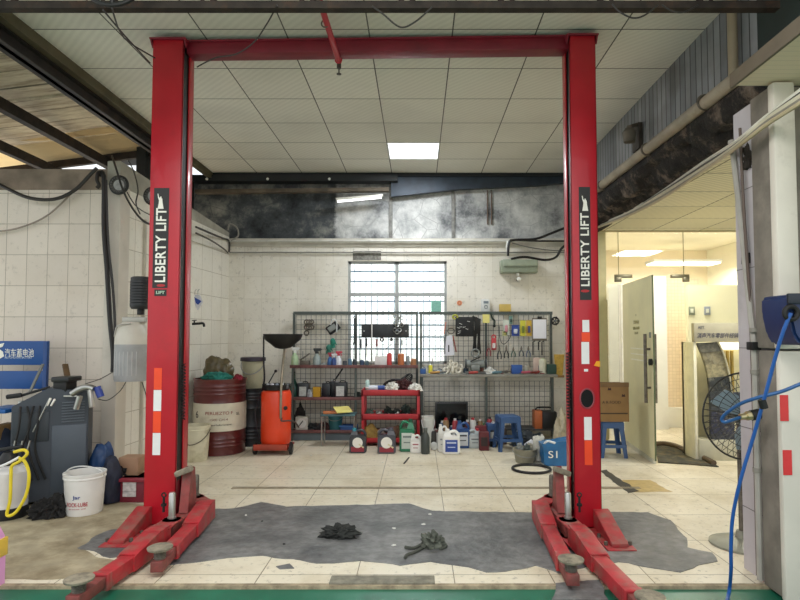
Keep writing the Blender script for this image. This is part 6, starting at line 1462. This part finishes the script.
# inside the office
m_ocr=M('efe8c9',.5,0,.06,3,name='office_panel'); m_owh=M('f0eee8',.4,0,.04,name='office_white')
mb=MB(); mb.bb((X_(688.5,8.0),8.0,0),(5.0,8.08,2.03)); struct('wall_office_panel',mb,m_ocr)
mb=MB(); mb.bb((X_(654,8.2),8.2,0),(X_(667,8.2),8.35,at(660,276,8.2).z)); struct('trim_16',mb,m_owh)
m_mos=tile_mat('beige_mosaic','e8d6be','d2c0a6',.05,.05,'XZ',ms=.003,dirt=.1,rough=.4)
mb=MB(); mb.bb((X_(666,8.5),8.5,at(670,408,8.5).z),(X_(700,8.5),8.6,at(670,279,8.5).z)); struct('wall_office_mosaic',mb,m_mos)
mb=MB(); mb.bb((X_(650,8.3),8.36,0),(X_(700,8.3),8.48,at(670,408,8.36).z)); struct('wall_office_low',mb,m_owh)
mb=MB(); mb.bb((X_(609,7.7),7.7,0),(X_(623,7.7),7.8,at(615,284,7.7).z)); struct('trim_17',mb,m_owh)
mb=MB(); mb.bb((X_(621.5,7.68),7.68,0),(X_(624.5,7.68),7.7,at(615,284,7.7).z)); struct('trim_18',mb,M('fbfbf6',.3,name='bright_jamb'))
for k,px in enumerate((692,707.5)):
    t=thing('wall_switch',('left','right')[k]+' square wall switch above the display stand','switch',(X_(px,7.98),7.98,Z_(315,7.98)))
    mb=MB(); a=at(px-3,306.5,7.98); b=at(px+3,315,7.98); mb.bb((a.x,7.975,b.z),(b.x,8.0,a.z),.004); mb.build('plate',M('8f9580' if k==0 else '8b93a5',.4),t)
    mb=MB(); a=at(px-1.4,308.8,7.97); b=at(px+1.4,312.8,7.97); mb.bb((a.x,7.965,b.z),(b.x,7.975,a.z),.002); mb.build('rocker',M('e2e2d4',.4),t)
t=thing('office_light','lit flat lamp hanging in the office behind the glass','ceiling light',(4.12,8.9,2.43))
mb=MB(); mb.bb((3.62,8.74,2.43),(4.62,9.06,2.45)); mb.build('diffuser',M('fffdf4',.4,emit=3.0,name='office_glow'),t)
mb=MB(); mb.bb((3.6,8.72,2.45),(4.64,9.08,2.49)); mb.build('frame',m_white,t)
# display stand
DD=6.15
t=thing('display_stand','product display stand with a grey header board and curved dark sample strip','display stand',(X_(720,DD),DD+.1,0))
xd=lambda px: X_(px,DD); zd_=lambda py: Z_(py,DD)
mb=MB(); mb.bb((xd(694),DD,zd_(342)),(xd(760),DD+.06,zd_(323)),.004); mb.build('header',M('a8a28c',.5,0,.08),t)
mb=MB(); mb.bb((xd(694),DD+.02,0),(xd(697),DD+.3,zd_(342)),.003); mb.build('side_panel',M('e9e4cc',.5),t)
mb=MB(); mb.bb((xd(694),DD+.26,.0),(xd(760),DD+.30,zd_(342))); mb.build('back_panel',M('e3dcb4',.5,0,.1),t)
mb=MB(); mb.bb((xd(697),DD,0),(xd(760),DD+.3,zd_(440)),.004); mb.build('plinth',M('b9b59f',.5,0,.1),t)
mb=MB(); mb.bb((xd(717),DD+.05,zd_(349.5)),(xd(760),DD+.25,zd_(343)),.003); mb.build('light_box',M('fff8dc',.4,emit=1.5,name='lightbox'),t)
c=at(717,335.5,DD); text('lettering','消声汽车零部件经销商',.1,(xd(720),DD-.002,c.z),M('2a2c4e',.5),t,FR@Matrix(((1,.2,0,0),(0,1,0,0),(0,0,1,0),(0,0,0,1))),.001,fit=(xd(743)-xd(697.5),.055))
c=at(701,327.5,DD); text('lettering','AET.',.1,(xd(701.5),DD-.002,c.z),M('3a3c55',.5),t,FR,.001,fit=(.075,.032))
edgeL=[(697,343),(701.5,353),(705.5,365),(708.5,378),(710,392),(711,412),(711,434),(713,447)]
edgeR=[(717.5,342),(722,351),(726,363),(729,376),(731.5,391),(733.5,411),(735,434),(735.5,447)]
cols=['6d6a5c','8b8368','a39a78','34383a','43474c','2b2f4a','3a3d48']
for k in range(7):
    y=DD+.03+.012*math.sin(k); P_=[at(*edgeL[k],y),at(*edgeR[k],y),at(*edgeR[k+1],y),at(*edgeL[k+1],y)]
    mb=MB(); mb.prism(P_,(0,.04,0),.002); mb.build('sample_panel',M(cols[k],.4,0,.5,26,dirt=.4,dcol='9a9684' if k%2 else '26282c'),t)
mb=MB(); mb.tube([at(x+.5,y,DD+.02) for x,y in edgeR],.010,6,3); mb.build('trim_rail',M('cfcbb2',.3,.5),t)
for k,px in enumerate((727,731.5,736,740.5)):
    mb=MB(); p=xd(px); mb.cyl((p,DD+.18,zd_(393)),(p,DD+.18,zd_(351)),.018,n=12); mb.build('golden_tube',M('b59a4e',.35,.4,.2),t)
mb=MB(); mb.bb((xd(727),DD+.12,zd_(440)),(xd(760),DD+.25,zd_(394)),.004); mb.build('dark_cabinet',M('20304a',.4,0,.2),t)
# floor mat, hose on mat
P_=[gp(655,447),gp(690,449),gp(719,467.5),gp(690,465),gp(658,463)]
mb=MB(); mb.prism([p+Vector((0,0,.001)) for p in P_],(0,0,.012),.003); o=mb.build('floor_mat',M('4b4a40',.9,0,.5,12,dirt=.6,dcol='7a6a46')); tag(o,'dark worn mat lying inside the glass doorway','mat')
cable('brown hose curving over the doorway mat',[gp(650,444,.03),gp(665,443.5,.03),gp(679,447,.03),gp(690,453,.03),gp(702,457,.03),gp(714,463,.03)],.028,'5b4a38',8,name='hose',cat='hose')
rag('mat_debris','dark debris piled at the foot of the display stand','debris',(gp(700,455).x,gp(700,455).y,0),(.16,.08,.05),'2b2820',131,.5,5)
# stool and carton by the right post
t,c,h,w=stool('blue plastic stool right of the right lift post, carrying a carton',615,458.5,422,27,-.05)
cw=.38; t=thing('carton','large brown carton with printed marks on the stool behind the right post','box',(c[0]-.03,c[1],h+.002))
mb=MB(); mb.box((0,0,.2),(cw,.3,.40),None,.004); mb.build('body',M('8f6f45',.75,0,.12,8),t,world=False)
mb=MB(); mb.box((0,0,.402),(cw*1.01,.305,.006)); mb.box((0,-.153,.40),(cw,.004,.05)); mb.build('flap',M('7d6140',.75),t,world=False)
mb=MB(); mb.box((.02,-.152,.09),(cw*.8,.004,.012)); mb.build('printed_bar',M('3f2f22',.7),t,world=False)
for k,(dx,dz) in enumerate(((-.02,.34),(.13,.27))):
    mb=MB(); mb.prism([(dx-.02,-.151,dz),(dx+.02,-.151,dz),(dx+.012,-.151,dz+.03),(dx,-.151,dz+.018),(dx-.012,-.151,dz+.03)],(0,-.002,0)); mb.build('printed_mark',M('3f2320',.7),t,world=False)
WM[t.name]=Matrix.Translation(t.location)
text('lettering','A R FOOD',.1,(t.location.x+.0,t.location.y-.152,t.location.z+.21),M('3f2f22',.7),t,FR,.0008,fit=(.2,.03))
mb=MB(); mb.bb((X_(600,7.5),7.45,0),(X_(608,7.45),7.5,Z_(300,7.5)),.003); tag(mb.build('wall_board',M('a89a78',.6,0,.1)),'tall narrow tan board standing behind the right post','board')
t=thing('coat_hook','small black hook on the tan board right of the post','hook',(X_(600,7.4),7.43,Z_(326,7.4)))
mb=MB(); c=Vector((X_(602,7.4),7.42,Z_(322,7.4))); mb.torus(c,.03,.010,'Y',n=16,k=6); mb.build('ring',m_black,t); mb=MB(); mb.cyl(c,c+Vector((0,.03,0)),.014,n=10); mb.build('peg',m_black,t)
# pedestal fan
fc=at(746,416,3.62); fr_=.27
t=thing('pedestal_fan','pedestal fan with a wire guard behind the lilac tiled pier','fan',(fc.x,3.70,0))
mb=MB(); mb.lathe((fc.x,3.70,0),[(0,0),(.19,0),(.19,.012),(.14,.03),(.04,.05),(.03,.09),(0,.09)],32); mb.build('base',M('8f8f80',.4,.2,.2),t)
mb=MB(); mb.cyl((fc.x,3.70,.05),(fc.x,3.70,fc.z-.02),.016,n=12); mb.build('pole',m_greasy,t)
mb=MB()
mb.torus(fc,fr_,.006,'Y',n=48,k=6)
for R_ in (.07,.13,.19,.235): mb.torus(fc+Vector((0,-.05*(1-(R_/fr_)**2),0)),R_,.0022,'Y',n=36,k=5)
mb.lathe(fc+Vector((0,-.06,0)),[(0,0),(.045,.0),(.05,.01),(0,.012)],20,'Y')
for s,y0 in ((-1,-.055),(1,.06)):
    for k in range(40):
        a=2*PI*k/40; u=Vector((math.cos(a),0,math.sin(a))); mb.tube([fc+u*.045+Vector((0,y0,0)),fc+u*.18+Vector((0,y0*.85,0)),fc+u*fr_],.0019,4,3)
mb.build('wire_guard',M('3b3b38',.4,.3),t)
for k in range(3):
    a=2*PI*k/3+.4; u=Vector((math.cos(a),0,math.sin(a))); v=Vector((-math.sin(a),0,math.cos(a)))
    mb=MB(); mb.prism([fc+u*.03+v*-.02,fc+u*.12+v*-.07+Vector((0,-.02,0)),fc+u*.21+v*-.05+Vector((0,-.02,0)),fc+u*.22+v*.06+Vector((0,.02,0)),fc+u*.1+v*.05+Vector((0,.02,0)),fc+u*.03+v*.02],(0,.004,0)); mb.build('blade',M('8fa3ad',.4,0,.05),t)
mb=MB(); mb.lathe(fc+Vector((0,.03,0)),[(0,0),(.055,0),(.06,.03),(.05,.12),(0,.13)],20,'Y'); mb.build('motor',M('6f7570',.4,.2),t)
# pier conduits
pp=[(1.835,3.33,2.45),(1.835,3.30,2.36),(1.835,3.17,1.45),(1.828,3.135,1.30),(1.828,3.13,.95),(1.828,3.13,0.02)]
t=thing('pier_conduit','grey conduit running down the seam of the lilac tiled pier','pipe',(1.83,3.13,0))
mb=MB(); mb.tube(pp,.017,8,5); mb.build('pipe',M('aaa59c',.5,0,.15),t)
p=at(756,346,3.11); mb=MB(); mb.bb((1.80,3.10,p.z-.022),(1.85,3.16,p.z+.022),.004); mb.build('clamp',m_black,t)
for py in (330,372,470): z=at(755,py,3.13).z; mb=MB(); mb.cyl((1.828,3.13,z-.012),(1.828,3.13,z+.012),.024,n=12); mb.build('coupling',M('8f8a80',.5),t)
cable('thin rusty pipe beside the conduit at the back of the lilac pier',[(1.83,3.22,2.5),(1.83,3.2,2.0),(1.832,3.17,1.5),(1.832,3.16,.9),(1.832,3.16,.03)],.008,'5c4a3e',name='thin_pipe',cat='pipe')
rag('conduit_junk','dark clump of old wiring at the top of the lilac pier','wiring',tuple(at(753,170,3.2)),(.05,.05,.12),'3a322b',135,.6,6)
t=thing('socket_outlet','broken black socket on the lilac tiles at head height','socket',tuple(at(748,262,3.3)))
p=at(748,256,3.2); mb=MB(); mb.bb((1.84,3.20,p.z-.04),(1.862,3.26,p.z+.02),.003); mb.build('hole_plate',m_black,t)
mb=MB(); mb.bb((1.835,3.21,p.z-.03),(1.845,3.24,p.z-.01),.002); mb.build('contact',M('6b4a3e',.5),t)
# red stickers on the white pier
for k,(x0,y0,x1,y1) in enumerate(((779.5,395,788.5,421),(782.5,450,792,475))):
    a=at(x0,y0,2.90); b=at(x1,y1,2.90); mb=MB(); mb.bb((a.x,2.897,b.z),(b.x,2.90,a.z)); tag(mb.build('reflective_sticker',M('e2383a',.35,name='red_sticker')),('upper','lower')[k]+' red rectangular reflective sticker on the white pier','sticker')
# hose reel
t=thing('hose_reel','dark blue hose reel case mounted on the pier at the right edge','hose reel',tuple(at(796,345,2.78)))
a=at(783,294,2.70); b=at(815,345,2.70)
mb=MB(); 
P_=[(a.x,a.z-.01),(a.x+.03,a.z),(b.x,a.z),(b.x,b.z+.0),(a.x+.05,b.z),(a.x+.02,b.z+.05),(a.x,b.z+.15)]
mb.prism([(x,2.66,z) for x,z in P_],(0,.22,0),.012); mb.build('case',M('16305e',.35,0,.15,6),t)
mb=MB(); mb.bb((a.x-.006,2.65,a.z-.05),(b.x,2.67,a.z-.0),.005); mb.build('lid_band',M('1c2430',.4),t)
mb=MB(); p=at(791,313,2.65); mb.torus(p,.03,.012,'Y',n=20); mb.build('outlet',m_black,t)
hs=M('1d56a0',.35,name='blue_hose')
t=thing('air_hose','bright blue air hose hanging from the reel down to the floor','hose',tuple(gp(727,606,.012)))
mb=MB(); mb.tube([at(791,313,2.64),at(783,332,2.66),at(774,362,2.70),at(765,396,2.74),at(753,438,2.80),at(741,478,2.84),at(733,515,2.88),at(731,545,2.90),at(731,570,2.92),gp(729,592,.02),gp(724,612,.012)],.0088,8,6); mb.build('tube',hs,t)
mb=MB(); p=at(763,404,2.75); mb.cyl(p+Vector((-.006,0,.02)),p+Vector((.006,0,-.02)),.018,n=12); mb.build('clip',m_black,t)
t=thing('air_line','second blue air hose crossing the pier with a steel quick coupling','hose',tuple(at(740,420,3.0)))
mb=MB(); mb.tube([at(880,350,2.60),at(812,379,2.72),at(798,385,2.74),at(780,392,2.78),at(760,397,2.84),at(742,403,2.92),at(729,411,3.0),at(722,418,3.05),at(724,422,3.05),at(732,420,3.03),at(741,417,3.0)],.0088,8,6); mb.build('tube',M('2a5f98',.35),t)
mb=MB(); mb.cyl(at(740,417,3.0),at(747,416,3.0),.017,n=12); mb.cyl(at(746,416,3.0),at(752,415.5,3.0),.024,n=8); mb.build('coupling',M('c6b98f',.3,.8),t)
mb=MB(); mb.cyl(at(751,415.5,3.0),at(759,414,3.0),.028,n=12); mb.build('valve_body',m_black,t)
# pipe and cables along the facade
t=thing('facade_pipe','fat cream drain pipe running along the grey tiled facade','pipe',tuple(at(645,152,5.0)))
a=at(640,156,5.15); b=at(760,71,3.33); e_=at(604,182,6.6)
mb=MB(); mb.cyl((1.98,7.3,2.95),(1.98,3.0,2.915),.045,n=16); mb.build('pipe',M('a89c88',.6,0,.25,5,dirt=.4,dcol='6d5f4e'),t)
for y in (3.9,4.9,6.1): mb=MB(); mb.torus((1.98,y,2.93),.05,.010,'Y',n=20,k=6); mb.build('clamp',m_greasy,t)
t=thing('wall_bracket','dark broken lamp bracket fixed on the grey tiled facade','bracket',tuple(at(636,150,5.2)))
p=at(636,135,5.2); p.x=2.0
mb=MB(); mb.bb((2.0,5.14,p.z-.14),(2.04,5.30,p.z+.1),.006); mb.build('plate',M('4b443c',.7,.2,.3),t)
mb=MB(); mb.bar((2.02,5.2,p.z+.1),(1.90,5.1,p.z+.04),.05,.03,.006); mb.lathe((1.90,5.1,p.z-.11),[(.0,.0),(.05,.01),(.06,.1),(.03,.14),(0,.14)],16); mb.build('lamp_head',M('6d665a',.6,.2,.3),t)
cable('vertical cream pipe high on the facade at the top right',[(1.99,3.56,2.96),(1.99,3.56,3.4),(1.99,3.56,4.1)],.03,'9b8c73',10,0,name='facade_pipe',cat='pipe')
base_=[(585,229),(625,213),(660,193),(700,166),(735,142),(765,117),(800,92),(830,70),(1000,-20)]
for k,(oy,col,r,l) in enumerate(((0,'d9d4c6',.012,'white cable, topmost of the bundle under the broken soffit'),(3,'4a453d',.010,'black cable, second in the bundle under the broken soffit'),(5.5,'cfc6ae',.013,'cream cable in the middle of the bundle under the soffit'),(8.5,'8b8578',.010,'grey cable, fourth down in the bundle under the soffit'),(11,'b9a988',.011,'tan cable, lowest of the bundle under the broken soffit'))):
    pts=[]
    for i,(x,y) in enumerate(base_):
        D_=(F*(2.20-.01*k)/(x-CX)) if x<690 else {700:4.18,735:3.15,765:2.85,800:2.65,830:2.55,1000:1.9}[x]; pts.append(at(x,y+oy*(.35+.09*i)+1.2*math.sin(i*1.7+k),D_))
    cable(l,pts,r,col)
cable('thin black wire drooping between cable bundle and office ceiling',[at(683,172,4.6),at(688,178,4.6),at(694,176,4.55),at(697,163,4.5)],.005,'2b2823')
# wires hanging at the top of the picture
for l,pts in (('thin black wire sagging from the front truss near the light panel',[(372,6),(383,14),(400,27),(415,22),(432,7)]),
              ('thin black wire looping below the truss at the upper right',[(612,4),(620,12),(633,18),(645,15),(658,5)]),
              ('short black wire loop below the truss beside the grey facade',[(662,5),(672,11),(684,12),(698,5)])):
    cable(l,[at(x,y,2.98) for x,y in pts],.0045,'2a2724')
cable('long thin wire curving from the truss down to the left post',[at(277,5,3.0),at(268,22,3.2),at(254,42,3.5),at(236,54,3.8),at(215,58,3.95),at(197,67,4.05)],.0045,'2b2724')
cable('straight black wire slanting from the truss to the top of the left post',[at(103,10,3.0),at(125,36,3.5),at(150,63,4.0)],.005,'2b2724',sm=0)
cable('second slanting black wire right of the straight one near the left post',[at(112,8,3.0),at(124,38,3.5),at(155,58,4.0)],.005,'34302b',sm=3)
t=thing('hanging_ring','black round hanging frame at the top edge above the left post','ring',tuple(at(113,9,2.9)))
c=at(113,-28,2.9); mb=MB(); mb.torus(c,.175,.012,'Y',n=40); mb.build('rim',m_black,t)
mb=MB(); mb.cyl(c+Vector((0,0,-.17)),c+Vector((0,0,.3)),.012,n=8); mb.build('stem',m_black,t)
S.view_settings.exposure=0.18
